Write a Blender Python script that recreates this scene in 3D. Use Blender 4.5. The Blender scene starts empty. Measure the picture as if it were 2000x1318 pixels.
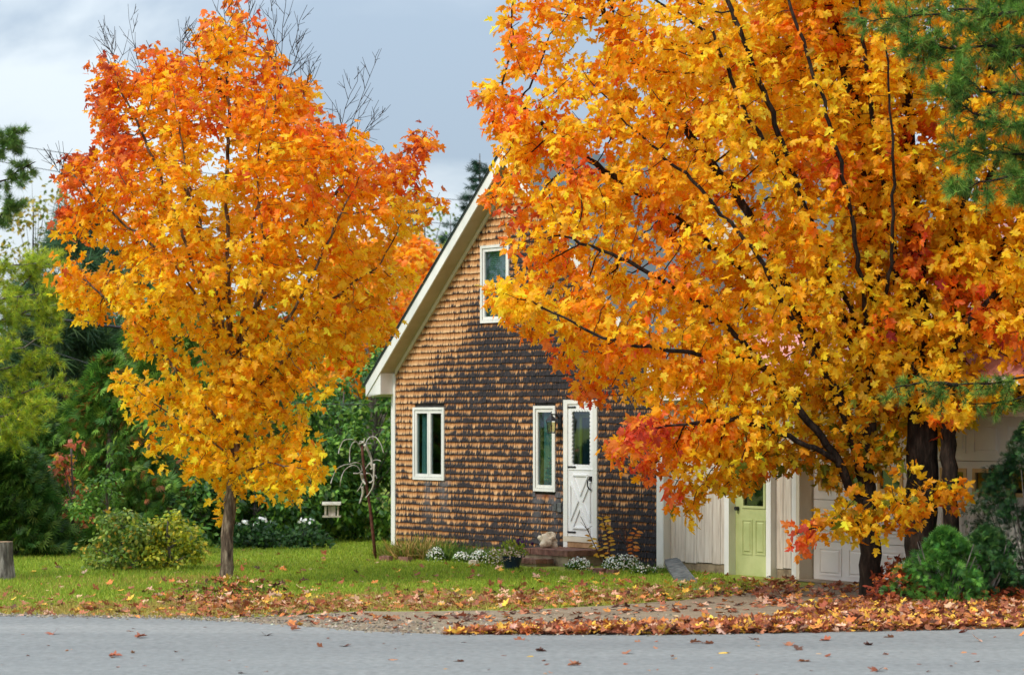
import bpy, math, random
import numpy as np
from mathutils import Vector, Matrix, noise as mnoise

random.seed(7)
rng = np.random.default_rng(11)
sc = bpy.context.scene
col = sc.collection

# ------------------------------------------------------------------ camera
FPX, EYE, HORIZON = 5200.0, 2.28, 811.0      # photograph is 2000 x 1318
cd = bpy.data.cameras.new('camera')
cam = bpy.data.objects.new('camera', cd)
col.objects.link(cam)
cam.location = (0, 0, EYE)
cam.rotation_euler = (math.radians(90), 0, 0)
cd.sensor_width = 36.0
cd.lens = FPX / 2000 * 36.0
cd.shift_y = (HORIZON - 659.0) / 2000.0
cd.clip_start, cd.clip_end = 0.5, 3000.0
cd.dof.use_dof = True
cd.dof.focus_distance = 35.0
cd.dof.aperture_fstop = 2.4
sc.camera = cam

# ------------------------------------------------------------------ sky and sun (bright overcast)
SUN_EL, SUN_AZ = math.radians(42), math.radians(-128)     # azimuth from +Y clockwise: behind the camera, to its left
w = bpy.data.worlds.new('World')
sc.world = w
w.use_nodes = True
nt = w.node_tree
nt.nodes.clear()
def nd(tree, kind, **kw):
    n = tree.nodes.new(kind)
    for k, v in kw.items():
        if k in n.inputs.keys():
            n.inputs[k].default_value = v
        else:
            setattr(n, k, v)
    return n
out = nd(nt, 'ShaderNodeOutputWorld')
bg = nd(nt, 'ShaderNodeBackground', Strength=0.1)
sky = nd(nt, 'ShaderNodeTexSky')
sky.sky_type = 'NISHITA'
sky.sun_disc = False
sky.sun_elevation = SUN_EL
sky.sun_rotation = SUN_AZ
tc = nd(nt, 'ShaderNodeTexCoord')
mp = nd(nt, 'ShaderNodeMapping')
mp.inputs['Scale'].default_value = (1.0, 1.0, 2.2)
mp.inputs['Location'].default_value = (7.81, 0.2, 1.3)
n1 = nd(nt, 'ShaderNodeTexNoise', Scale=6.5, Detail=7.0, Roughness=0.52, Distortion=0.5)
cr = nd(nt, 'ShaderNodeValToRGB')
cr.color_ramp.elements[0].position = 0.37
cr.color_ramp.elements[0].color = (2.0, 2.5, 3.1, 1)
cr.color_ramp.elements[1].position = 0.63
cr.color_ramp.elements[1].color = (3.85, 4.25, 4.55, 1)
cr.color_ramp.interpolation = 'EASE'
sep = nd(nt, 'ShaderNodeSeparateXYZ')
grad = nd(nt, 'ShaderNodeMapRange')          # an overcast sky is about three times brighter overhead than at the horizon
grad.inputs['From Min'].default_value = 0.0
grad.inputs['From Max'].default_value = 1.0
grad.inputs['To Min'].default_value = 1.0
grad.inputs['To Max'].default_value = 3.0
grad.clamp = True
mul = nd(nt, 'ShaderNodeVectorMath', operation='SCALE')
mix = nd(nt, 'ShaderNodeMix', data_type='RGBA')
mix.inputs['Factor'].default_value = 0.93
L = nt.links.new
L(tc.outputs['Generated'], mp.inputs['Vector'])
L(mp.outputs['Vector'], n1.inputs['Vector'])
L(n1.outputs['Fac'], cr.inputs['Fac'])
L(tc.outputs['Generated'], sep.inputs[0])
L(sep.outputs['Z'], grad.inputs['Value'])
L(cr.outputs['Color'], mul.inputs[0])
L(grad.outputs['Result'], mul.inputs['Scale'])
L(sky.outputs['Color'], mix.inputs[6])
L(mul.outputs['Vector'], mix.inputs[7])
L(mix.outputs[2], bg.inputs['Color'])
L(bg.outputs['Background'], out.inputs['Surface'])

sd = bpy.data.lights.new('sun', 'SUN')
sd.energy = 1.5
sd.angle = math.radians(12)
sd.color = (1.0, 0.91, 0.77)
sun = bpy.data.objects.new('sun', sd)
col.objects.link(sun)
to_sun = Vector((math.sin(SUN_AZ) * math.cos(SUN_EL), math.cos(SUN_AZ) * math.cos(SUN_EL), math.sin(SUN_EL)))
sun.rotation_euler = to_sun.to_track_quat('Z', 'Y').to_euler()
sun.location = (-12, -8, 25)

sc.view_settings.view_transform = 'Standard'
sc.view_settings.look = 'None'
sc.view_settings.exposure = 0.88
sc.view_settings.gamma = 1.0
sc.view_settings.use_curve_mapping = False
sc.cycles.max_bounces = 12
sc.cycles.diffuse_bounces = 7
sc.cycles.transmission_bounces = 6
sc.cycles.transparent_max_bounces = 8
sc.cycles.sample_clamp_indirect = 6.0

# ------------------------------------------------------------------ geometry helpers
def at(px, py, d):                       # a point of the place seen at photo pixel (px, py), d metres away
    return np.array([(px - 1000.0) / FPX * d, d, EYE - (py - HORIZON) / FPX * d])
def ground_at(px, py, z=0.0):
    d = FPX * (EYE - z) / (py - HORIZON)
    return np.array([(px - 1000.0) / FPX * d, d, z])
def to_px(P):
    P = np.asarray(P, float)
    return 1000 + FPX * P[..., 0] / P[..., 1], HORIZON + FPX * (EYE - P[..., 2]) / P[..., 1]

ANG = math.atan(3700.0 / FPX)            # the facades run away from the camera to the left
T = np.array([math.sin(ANG), -math.cos(ANG)])          # along the facade
N = np.array([-math.cos(ANG), -math.sin(ANG)])         # out of the facade
PD = np.array([137.0 / FPX * (FPX / 127.0), FPX / 127.0])
def W(a, z, n=0.0):                      # facade coordinates -> world
    q = PD + T * a + N * n
    return np.array([q[0], q[1], z])
def facade_px(px, py, n=0.0):
    r = np.array([(px - 1000.0) / FPX, 1.0])
    d = (n + PD @ N) / (r @ N)
    return float((r * d - PD) @ T), float(EYE - (py - HORIZON) / FPX * d)

def tag(o, label=None, cat=None, group=None, kind=None):
    if label: o['label'] = label
    if cat: o['category'] = cat
    if group: o['group'] = group
    if kind: o['kind'] = kind
    return o
def thing(name, loc, label, cat, group=None):
    o = bpy.data.objects.new(name, None)
    o.empty_display_size = 0.2
    col.objects.link(o)
    o.location = tuple(float(v) for v in loc)
    return tag(o, label, cat, group)
def root_loc(p):
    v = np.zeros(3)
    while p is not None:
        v = v + np.array(p.location)
        p = p.parent
    return v

def raw_mesh(name, V, faces, mats=None, smooth=False, tint=None, mat_idx=None, attrs=None):
    me = bpy.data.meshes.new(name)
    V = np.asarray(V, np.float32).reshape(-1, 3)
    if isinstance(faces, np.ndarray):
        k = faces.shape[1]
        loops = faces.reshape(-1).astype(np.int32)
        starts = np.arange(0, len(loops), k, dtype=np.int32)
        tot = np.full(len(starts), k, np.int32)
    else:
        tot = np.array([len(f) for f in faces], np.int32)
        loops = np.array([i for f in faces for i in f], np.int32)
        starts = np.concatenate([[0], np.cumsum(tot)[:-1]]).astype(np.int32)
    me.vertices.add(len(V)); me.vertices.foreach_set('co', V.reshape(-1))
    me.loops.add(len(loops)); me.loops.foreach_set('vertex_index', loops)
    me.polygons.add(len(starts))
    me.polygons.foreach_set('loop_start', starts)
    me.polygons.foreach_set('loop_total', tot)
    if mat_idx is not None:
        me.polygons.foreach_set('material_index', np.asarray(mat_idx, np.int32))
    me.polygons.foreach_set('use_smooth', np.full(len(starts), bool(smooth)))
    if tint is not None:
        a = me.color_attributes.new('tint', 'FLOAT_COLOR', 'POINT')
        t = np.ones((len(V), 4), np.float32)
        t[:, :3] = np.asarray(tint, np.float32)[:, :3]
        if np.asarray(tint).shape[1] > 3: t[:, 3] = np.asarray(tint)[:, 3]
        a.data.foreach_set('color', t.reshape(-1))
    for m in (mats if isinstance(mats, (list, tuple)) else [mats]):
        if m is not None: me.materials.append(m)
    me.update(calc_edges=True)
    return me
def mk(name, V, faces, mat, parent=None, smooth=False, tint=None, kind=None, label=None):
    V = np.asarray(V, float).reshape(-1, 3)
    if parent is not None: V = V - root_loc(parent)
    me = raw_mesh(name, V, faces, mat, smooth, tint)
    o = bpy.data.objects.new(name, me)
    col.objects.link(o)
    if parent is not None: o.parent = parent
    if kind: o['kind'] = kind
    if label: o['label'] = label
    return o

class MB:                                 # collects shapes into one mesh
    def __init__(s): s.V, s.F, s.T = [], [], []
    def add(s, V, F, tint=None):
        b = len(s.V)
        s.V += [tuple(float(c) for c in v) for v in V]
        s.F += [tuple(i + b for i in f) for f in F]
        if tint is not None: s.T += [tuple(tint)] * len(V)
        return s
    def hexa(s, C, tint=None):            # eight corners: bottom ring then top ring
        return s.add(C, [(3, 2, 1, 0), (4, 5, 6, 7), (0, 1, 5, 4), (1, 2, 6, 5), (2, 3, 7, 6), (3, 0, 4, 7)], tint)
    def fbox(s, a0, a1, z0, z1, n0, n1, tint=None):     # a box in facade coordinates (n1 in front)
        return s.hexa([W(a0, z0, n1), W(a1, z0, n1), W(a1, z0, n0), W(a0, z0, n0),
                       W(a0, z1, n1), W(a1, z1, n1), W(a1, z1, n0), W(a0, z1, n0)], tint)
    def box(s, x0, x1, y0, y1, z0, z1):
        return s.hexa([(x0, y0, z0), (x1, y0, z0), (x1, y1, z0), (x0, y1, z0),
                       (x0, y0, z1), (x1, y0, z1), (x1, y1, z1), (x0, y1, z1)])
    def prism(s, poly, n0, n1):           # polygon in (a, z) extruded along the facade normal
        k = len(poly)
        V = [W(a, z, n1) for a, z in poly] + [W(a, z, n0) for a, z in poly]
        F = [tuple(range(k)), tuple(range(2 * k - 1, k - 1, -1))]
        F += [(i, i + k, (i + 1) % k + k, (i + 1) % k) for i in range(k)]
        return s.add(V, F)
    def tube(s, pts, radii, sides=6, cap=True, tint=None):
        pts = np.asarray(pts, float)
        n = len(pts)
        if np.isscalar(radii): radii = [radii] * n
        V, F = [], []
        up = np.array([0.13, 0.31, 0.94])
        for i in range(n):
            d = pts[min(i + 1, n - 1)] - pts[max(i - 1, 0)]
            d = d / (np.linalg.norm(d) + 1e-9)
            if abs(d @ up) > 0.95: up = np.array([0.9, 0.2, 0.1])
            x = np.cross(d, up); x /= np.linalg.norm(x) + 1e-9
            y = np.cross(d, x)
            for k in range(sides):
                t = 2 * math.pi * k / sides
                V.append(pts[i] + radii[i] * (math.cos(t) * x + math.sin(t) * y))
        for i in range(n - 1):
            for k in range(sides):
                k2 = (k + 1) % sides
                F.append((i * sides + k, i * sides + k2, (i + 1) * sides + k2, (i + 1) * sides + k))
        if cap:
            F.append(tuple(range(sides - 1, -1, -1)))
            F.append(tuple((n - 1) * sides + k for k in range(sides)))
        return s.add(V, F, tint)
    def build(s, name, mat, parent=None, smooth=False, kind=None, label=None):
        return mk(name, s.V, s.F, mat, parent, smooth, np.array(s.T) if s.T else None, kind, label)

# ------------------------------------------------------------------ materials
def srgb(r, g, b):
    f = lambda c: (c / 255 / 12.92) if c / 255 <= 0.04045 else ((c / 255 + 0.055) / 1.055) ** 2.4
    return (f(r), f(g), f(b))
def base_mat(name):
    m = bpy.data.materials.new(name)
    m.use_nodes = True
    t = m.node_tree
    t.nodes.clear()
    o = nd(t, 'ShaderNodeOutputMaterial')
    p = nd(t, 'ShaderNodeBsdfPrincipled')
    t.links.new(p.outputs[0], o.inputs['Surface'])
    return m, t, p, o
def pm(name, c1, c2, scale=6.0, rough=0.7, bump=0.0, stretch=(1, 1, 1), bscale=None, spec=0.3, metal=0.0, c3=None, detail=6.0, lo=0.35, hi=0.65):
    m, t, p, o = base_mat(name)
    l = t.links.new
    tc = nd(t, 'ShaderNodeTexCoord'); mp = nd(t, 'ShaderNodeMapping')
    mp.inputs['Scale'].default_value = stretch
    l(tc.outputs['Object'], mp.inputs[0])
    n = nd(t, 'ShaderNodeTexNoise', Scale=scale, Detail=detail, Roughness=0.6)
    l(mp.outputs[0], n.inputs['Vector'])
    r = nd(t, 'ShaderNodeValToRGB')
    r.color_ramp.elements[0].position = lo; r.color_ramp.elements[0].color = (*c1, 1)
    r.color_ramp.elements[1].position = hi; r.color_ramp.elements[1].color = (*c2, 1)
    if c3 is not None:
        e = r.color_ramp.elements.new((lo + hi) / 2); e.color = (*c3, 1)
    l(n.outputs['Fac'], r.inputs[0])
    l(r.outputs[0], p.inputs['Base Color'])
    p.inputs['Roughness'].default_value = rough
    p.inputs['Specular IOR Level'].default_value = spec
    p.inputs['Metallic'].default_value = metal
    if bump:
        n2 = nd(t, 'ShaderNodeTexNoise', Scale=bscale or scale * 4, Detail=6.0, Roughness=0.65)
        l(mp.outputs[0], n2.inputs['Vector'])
        b = nd(t, 'ShaderNodeBump', Strength=bump, Distance=0.02)
        l(n2.outputs['Fac'], b.inputs['Height'])
        l(b.outputs[0], p.inputs['Normal'])
    return m
def leaf_mat(name, trans=0.4, rough=0.5, spec=0.3, vein=0.25, tgain=1.15):
    m, t, p, o = base_mat(name)
    l = t.links.new
    a = nd(t, 'ShaderNodeAttribute'); a.attribute_name = 'tint'
    tc = nd(t, 'ShaderNodeTexCoord')
    n = nd(t, 'ShaderNodeTexNoise', Scale=28.0, Detail=3.0)
    l(tc.outputs['Object'], n.inputs['Vector'])
    mr = nd(t, 'ShaderNodeMapRange'); mr.inputs['From Min'].default_value = 0.3; mr.inputs['From Max'].default_value = 0.7
    mr.inputs['To Min'].default_value = 1 - vein; mr.inputs['To Max'].default_value = 1 + vein
    l(n.outputs['Fac'], mr.inputs[0])
    s = nd(t, 'ShaderNodeVectorMath', operation='SCALE')
    l(a.outputs['Color'], s.inputs[0]); l(mr.outputs[0], s.inputs['Scale'])
    l(s.outputs[0], p.inputs['Base Color'])
    p.inputs['Roughness'].default_value = rough
    p.inputs['Specular IOR Level'].default_value = spec
    tr = nd(t, 'ShaderNodeBsdfTranslucent')
    s2 = nd(t, 'ShaderNodeVectorMath', operation='SCALE'); s2.inputs['Scale'].default_value = tgain
    l(s.outputs[0], s2.inputs[0]); l(s2.outputs[0], tr.inputs['Color'])
    mx = nd(t, 'ShaderNodeMixShader'); mx.inputs[0].default_value = trans
    l(p.outputs[0], mx.inputs[1]); l(tr.outputs[0], mx.inputs[2])
    l(mx.outputs[0], o.inputs['Surface'])
    return m
def bark_mat(name, c1, c2, c3, scale=9.0, bump=0.9):
    return pm(name, c1, c2, scale * 2.2, 0.9, bump, (1, 1, 0.2), scale * 4, 0.15, c3=c3, lo=0.3, hi=0.7)
def glass_mat(name, tint=(0.62, 0.72, 0.72), refl=0.12):
    m, t, p, o = base_mat(name)
    l = t.links.new
    t.nodes.remove(p)
    tr = nd(t, 'ShaderNodeBsdfTransparent', Color=(*tint, 1))
    gl = nd(t, 'ShaderNodeBsdfGlossy', Color=(0.9, 0.95, 1, 1), Roughness=0.02)
    fr = nd(t, 'ShaderNodeFresnel', IOR=1.5)
    ge = nd(t, 'ShaderNodeNewGeometry')              # the pane is thin: it reflects alike from either side
    io = nd(t, 'ShaderNodeMath', operation='MULTIPLY_ADD'); io.inputs[1].default_value = 1 / 1.5 - 1.5; io.inputs[2].default_value = 1.5
    l(ge.outputs['Backfacing'], io.inputs[0]); l(io.outputs[0], fr.inputs['IOR'])
    ad = nd(t, 'ShaderNodeMath', operation='ADD'); ad.inputs[1].default_value = refl * 0.3
    l(fr.outputs[0], ad.inputs[0])
    mx = nd(t, 'ShaderNodeMixShader')
    l(ad.outputs[0], mx.inputs[0]); l(tr.outputs[0], mx.inputs[1]); l(gl.outputs[0], mx.inputs[2])
    l(mx.outputs[0], o.inputs['Surface'])
    return m

def shingle_mat():
    # attribute tint: R = height on the shingle's exposed face (0 butt .. 1), G = how far up the weathering has gone, B = per shingle chance, A = grey run-off
    m, t, p, o = base_mat('weathered_cedar_shingle')
    l = t.links.new
    a = nd(t, 'ShaderNodeAttribute'); a.attribute_name = 'tint'
    sp = nd(t, 'ShaderNodeSeparateColor'); l(a.outputs['Color'], sp.inputs[0])
    uv = nd(t, 'ShaderNodeUVMap'); uv.uv_map = 'wall'
    mp = nd(t, 'ShaderNodeMapping'); mp.inputs['Scale'].default_value = (30, 2.6, 1); l(uv.outputs[0], mp.inputs[0])
    st = nd(t, 'ShaderNodeTexNoise', Scale=1.0, Detail=5.0, Roughness=0.7); l(mp.outputs[0], st.inputs['Vector'])
    mp2 = nd(t, 'ShaderNodeMapping'); mp2.inputs['Scale'].default_value = (7, 6, 1); l(uv.outputs[0], mp2.inputs[0])
    st2 = nd(t, 'ShaderNodeTexNoise', Scale=1.0, Detail=3.0); l(mp2.outputs[0], st2.inputs['Vector'])
    def math_(op, x, y=None, v=None, clamp=False):
        n = nd(t, 'ShaderNodeMath', operation=op); n.use_clamp = clamp
        if isinstance(x, (int, float)): n.inputs[0].default_value = x
        else: l(x, n.inputs[0])
        if y is not None: l(y, n.inputs[1])
        elif v is not None: n.inputs[1].default_value = v
        return n.outputs[0]
    s_ = math_('MULTIPLY', math_('SUBTRACT', st.outputs['Fac'], v=0.5), v=3.0)
    s2_ = math_('MULTIPLY', math_('SUBTRACT', st2.outputs['Fac'], v=0.5), v=0.5)
    rnd = math_('MULTIPLY', math_('SUBTRACT', sp.outputs['Blue'], v=0.5), v=0.42)
    edge = math_('ADD', math_('ADD', math_('ADD', sp.outputs['Green'], s_), s2_), rnd)
    dark = math_('MULTIPLY', math_('SUBTRACT', edge, sp.outputs['Red']), v=3.2)
    dark = math_('ADD', dark, v=0.5, clamp=True)
    # fresh wood: orange brown high up under the course above, silvered tan lower down
    rw = nd(t, 'ShaderNodeValToRGB')
    e = rw.color_ramp.elements
    e[0].position = 0.1; e[0].color = (*srgb(216, 178, 136), 1)
    e[1].position = 0.98; e[1].color = (*srgb(108, 62, 33), 1)
    x = e.new(0.55); x.color = (*srgb(194, 140, 90), 1)
    hv = math_('ADD', sp.outputs['Red'], math_('MULTIPLY', s_, v=0.55))
    l(hv, rw.inputs[0])
    rd = nd(t, 'ShaderNodeValToRGB')
    e = rd.color_ramp.elements
    e[0].position = 0.3; e[0].color = (*srgb(15, 17, 25), 1)
    e[1].position = 0.75; e[1].color = (*srgb(72, 68, 70), 1)
    l(st.outputs['Fac'], rd.inputs[0])
    m1 = nd(t, 'ShaderNodeMix', data_type='RGBA')
    l(dark, m1.inputs['Factor']); l(rw.outputs[0], m1.inputs[6]); l(rd.outputs[0], m1.inputs[7])
    m2 = nd(t, 'ShaderNodeMix', data_type='RGBA'); m2.inputs[7].default_value = (*srgb(122, 122, 126), 1)
    l(math_('MULTIPLY', a.outputs['Alpha'], st.outputs['Fac']), m2.inputs['Factor'])
    l(m1.outputs[2], m2.inputs[6])
    l(m2.outputs[2], p.inputs['Base Color'])
    p.inputs['Roughness'].default_value = 0.85
    p.inputs['Specular IOR Level'].default_value = 0.15
    b = nd(t, 'ShaderNodeBump', Strength=0.5, Distance=0.01)
    l(st.outputs['Fac'], b.inputs['Height']); l(b.outputs[0], p.inputs['Normal'])
    return m

M = {}
M['white'] = pm('white_trim_paint', (0.66, 0.68, 0.66), (0.80, 0.81, 0.79), 3.0, 0.45, 0.08, (1, 1, 0.4), 30)
M['cream'] = pm('cream_paint', (0.60, 0.55, 0.43), (0.70, 0.65, 0.53), 3.0, 0.55, 0.1, (1, 1, 0.4), 30)
M['soffit'] = pm('tan_soffit', (0.38, 0.33, 0.22), (0.48, 0.42, 0.30), 2.0, 0.6)
M['door_white'] = pm('white_door_paint', (0.74, 0.77, 0.79), (0.80, 0.82, 0.84), 2.0, 0.35)
M['green_door'] = pm('sage_green_door_paint', srgb(158, 170, 114), srgb(184, 192, 138), 2.2, 0.45, 0.1)
M['iron'] = pm('black_iron', (0.012, 0.014, 0.018), (0.03, 0.03, 0.035), 20, 0.5, 0.1)
M['shingle'] = shingle_mat()
M['backing'] = pm('dark_sheathing', (0.03, 0.028, 0.026), (0.05, 0.045, 0.04), 4, 0.9)
M['interior'] = pm('dim_plaster', (0.28, 0.25, 0.2), (0.34, 0.3, 0.25), 2, 0.9)
M['metal_roof'] = pm('dark_green_metal_roof', (0.05, 0.07, 0.07), (0.07, 0.09, 0.09), 3, 0.4, spec=0.5)
M['pink_roof'] = pm('faded_red_metal_roof', srgb(196, 128, 124), srgb(216, 158, 150), 1.5, 0.4, 0.05, spec=0.5)
M['board'] = pm('weathered_white_board', srgb(165, 156, 146), srgb(214, 207, 196), 3.2, 0.8, 0.35, (9, 9, 0.6), 9, c3=srgb(200, 190, 178), lo=0.28, hi=0.6)
M['brownboard'] = pm('dark_brown_board', srgb(58, 44, 36), srgb(84, 66, 54), 4, 0.8, 0.2, (5, 5, 0.5))
M['concrete'] = pm('stained_concrete', srgb(112, 98, 80), srgb(164, 148, 124), 6, 0.9, 0.4)
M['brick'] = pm('red_brown_brick', srgb(100, 68, 58), srgb(150, 112, 96), 9, 0.85, 0.4)
M['glass'] = glass_mat('window_glass')
M['curtain'] = pm('teal_grey_curtain', srgb(110, 160, 160), srgb(160, 196, 194), 4, 0.9, 0.0, (1, 1, 0.1))
M['blind'] = pm('pale_blind', srgb(150, 165, 168), srgb(170, 184, 186), 4, 0.8)
M['innerdoor'] = pm('olive_yellow_inner_frame', srgb(150, 146, 62), srgb(170, 164, 78), 4, 0.5)
M['garage'] = pm('white_garage_door', (0.74, 0.73, 0.69), (0.82, 0.81, 0.77), 2, 0.45)
M['tan_frame'] = pm('tan_window_frame', srgb(206, 170, 112), srgb(220, 186, 130), 4, 0.5)
M['bark'] = bark_mat('maple_bark', srgb(40, 32, 27), srgb(166, 152, 130), srgb(98, 84, 70), 9, 1.0)
M['bark_dark'] = bark_mat('dark_maple_bark', srgb(26, 21, 19), srgb(74, 62, 53), srgb(46, 38, 33), 10)
M['bark_grey'] = bark_mat('grey_bark', srgb(44, 40, 37), srgb(164, 158, 150), srgb(104, 98, 92), 8, 1.0)
M['maple'] = leaf_mat('maple_leaf', 0.55, 0.45, 0.3, 0.2, 1.2)
M['fallen'] = leaf_mat('fallen_leaf', 0.12, 0.7, 0.2, 0.3)
M['greenleaf'] = leaf_mat('green_leaf', 0.3, 0.5, 0.35, 0.3)
M['needle'] = leaf_mat('needle', 0.28, 0.5, 0.3, 0.25)
M['grass'] = leaf_mat('grass_blade', 0.3, 0.6, 0.2, 0.2)
M['petal'] = leaf_mat('petal', 0.2, 0.6, 0.2, 0.1)
M['rust'] = pm('rusty_pole', srgb(66, 38, 30), srgb(106, 66, 52), 14, 0.85, 0.3)
M['driftwood'] = pm('grey_driftwood', srgb(132, 128, 120), srgb(200, 196, 186), 10, 0.85, 0.4, (1, 1, 0.3))
M['rock'] = pm('pale_rock', srgb(150, 134, 112), srgb(232, 222, 202), 9, 0.9, 0.6, c3=srgb(218, 204, 180))
M['bluepot'] = pm('dark_blue_pot', srgb(22, 38, 58), srgb(34, 54, 78), 6, 0.4)
M['slate'] = pm('grey_splash_stone', srgb(66, 70, 72), srgb(112, 116, 116), 9, 0.85, 0.5)
M['hose'] = pm('green_hose', srgb(22, 128, 108), srgb(30, 146, 122), 6, 0.4, spec=0.5)
M['cable'] = pm('black_cable', (0.015, 0.015, 0.018), (0.03, 0.03, 0.03), 6, 0.6)
M['feeder'] = pm('grey_feeder_wood', srgb(150, 146, 132), srgb(190, 186, 170), 12, 0.85, 0.2)
M['stumpwood'] = pm('cut_wood', srgb(150, 118, 86), srgb(186, 152, 114), 9, 0.85, 0.2)
M['lampglass'] = glass_mat('lantern_glass', (0.8, 0.74, 0.5))
M['soil'] = pm('dark_soil', srgb(52, 40, 30), srgb(92, 74, 56), 6, 0.95, 0.5)

# ground sheets
def ground_mat(name, cols, scale, bump, bscale, fine=0.0, stretch=(1, 1, 1), rough=0.9):
    m, t, p, o = base_mat(name)
    l = t.links.new
    tc = nd(t, 'ShaderNodeTexCoord'); mp = nd(t, 'ShaderNodeMapping'); mp.inputs['Scale'].default_value = stretch
    l(tc.outputs['Object'], mp.inputs[0])
    n = nd(t, 'ShaderNodeTexNoise', Scale=scale, Detail=7.0, Roughness=0.62); l(mp.outputs[0], n.inputs['Vector'])
    r = nd(t, 'ShaderNodeValToRGB')
    k = len(cols)
    r.color_ramp.elements[0].position = 0.3; r.color_ramp.elements[0].color = (*cols[0], 1)
    r.color_ramp.elements[1].position = 0.7; r.color_ramp.elements[1].color = (*cols[-1], 1)
    for i in range(1, k - 1):
        e = r.color_ramp.elements.new(0.3 + 0.4 * i / (k - 1)); e.color = (*cols[i], 1)
    l(n.outputs['Fac'], r.inputs[0])
    n2 = nd(t, 'ShaderNodeTexNoise', Scale=bscale, Detail=5.0, Roughness=0.7); l(tc.outputs['Object'], n2.inputs['Vector'])
    mr = nd(t, 'ShaderNodeMapRange'); mr.inputs['From Min'].default_value = 0.25; mr.inputs['From Max'].default_value = 0.75
    mr.inputs['To Min'].default_value = 1 - fine; mr.inputs['To Max'].default_value = 1 + fine
    l(n2.outputs['Fac'], mr.inputs[0])
    s = nd(t, 'ShaderNodeVectorMath', operation='SCALE'); l(r.outputs[0], s.inputs[0]); l(mr.outputs[0], s.inputs['Scale'])
    l(s.outputs[0], p.inputs['Base Color'])
    p.inputs['Roughness'].default_value = rough
    p.inputs['Specular IOR Level'].default_value = 0.2
    b = nd(t, 'ShaderNodeBump', Strength=bump, Distance=0.02); l(n2.outputs['Fac'], b.inputs['Height']); l(b.outputs[0], p.inputs['Normal'])
    return m
M['lawn'] = ground_mat('lawn_turf', [srgb(128, 120, 58), srgb(138, 146, 58), srgb(120, 140, 50)], 0.7, 0.6, 30, 0.4)
M['asphalt'] = ground_mat('worn_asphalt', [srgb(116, 118, 118), srgb(128, 130, 129), srgb(140, 141, 139)], 0.5, 0.6, 11, 0.3, (0.14, 1.1, 1))
M['gravel'] = ground_mat('gravel', [srgb(116, 98, 78), srgb(150, 134, 112), srgb(138, 124, 106)], 1.2, 0.9, 38, 0.35)

# ------------------------------------------------------------------ the ground
def jag(poly, amp, step):
    o = []
    for i in range(len(poly)):
        a, b = np.array(poly[i], float), np.array(poly[(i + 1) % len(poly)], float)
        k = max(1, int(np.linalg.norm(b - a) / step))
        for j in range(k):
            q = a + (b - a) * j / k
            v = mnoise.noise(Vector((q[0] * 1.7, q[1] * 1.7, 0.3))) + 0.5 * mnoise.noise(Vector((q[0] * 5, q[1] * 5, 0.9)))
            o.append(q + np.array([v, v]) * amp)
    return o
def sheet(name, poly, z, mat):
    V = [(p[0], p[1], z) for p in poly]
    return tag(mk(name, V, [tuple(range(len(V)))], mat), kind='structure')
tag(mk('lawn', [(-400, -60, 0), (400, -60, 0), (400, 900, 0), (-400, 900, 0)], [(0, 1, 2, 3)], M['lawn']), kind='structure')
drive_px = [(330, 1212), (520, 1204), (700, 1194), (860, 1193), (1000, 1192), (1180, 1183), (1330, 1172), (1450, 1158), (1560, 1147), (1590, 1145)]
drive = [ground_at(x, y)[:2] for x, y in drive_px]
drive += [W(5.0, 0, -0.3)[:2], W(9.9, 0, -0.3)[:2], ground_at(2400, 1200)[:2], ground_at(2400, 1300)[:2], ground_at(300, 1300)[:2]]
sheet('gravel_driveway', jag(drive, 0.10, 0.35), 0.004, M['gravel'])
road_px = [(-900, 1190), (0, 1202), (300, 1207), (450, 1213), (600, 1224), (720, 1234), (900, 1240), (1300, 1240), (1700, 1234), (2000, 1227), (2900, 1204)]
road = [ground_at(x, y)[:2] for x, y in road_px] + [np.array([60.0, -50.0]), np.array([-60.0, -50.0])]
road_edge = jag(road[:-2] + [road[-3]], 0.03, 0.25)
kk = max(range(len(road_edge)), key=lambda i: road_edge[i][0])
sheet("asphalt_road", road_edge[:kk + 1] + road[-2:], 0.009, M["asphalt"])

def in_poly(px, py, poly):
    px, py = np.asarray(px, float), np.asarray(py, float)
    r = np.zeros(px.shape, bool)
    n = len(poly)
    j = n - 1
    for i in range(n):
        xi, yi = poly[i]; xj, yj = poly[j]
        c = ((yi > py) != (yj > py)) & (px < (xj - xi) * (py - yi) / ((yj - yi) or 1e-9) + xi)
        r ^= c
        j = i
    return r
# ------------------------------------------------------------------ the shingled house
A0, A1, AC = -5.35, 2.01, -1.68
PITCH = 0.908
def zu(a):                                # underside of the roof along the facade
    return 3.0 + PITCH * ((a + 5.3) if a <= AC else (AC * 2 + 5.3 - a))
house = thing('house', W(-1.7, 0), 'cedar shingled house with a steep gable, weathered orange and black', 'house')
hb = {}
fx = lambda px, py, n=0.0: facade_px(px, py, n)
win1 = (*[fx(809, 866)[0], fx(870, 866)[0]], 1.205, 2.415)
win2 = (fx(1044.5, 876)[0], fx(1087, 876)[0], 1.09, 2.43)
win3 = (fx(941, 555)[0], fx(996.5, 555)[0], 3.77, 5.02)
door = (fx(1104, 900)[0], fx(1169.5, 900)[0], 0.245, 2.52)
openings = [win1, win2, win3, door]

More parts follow.
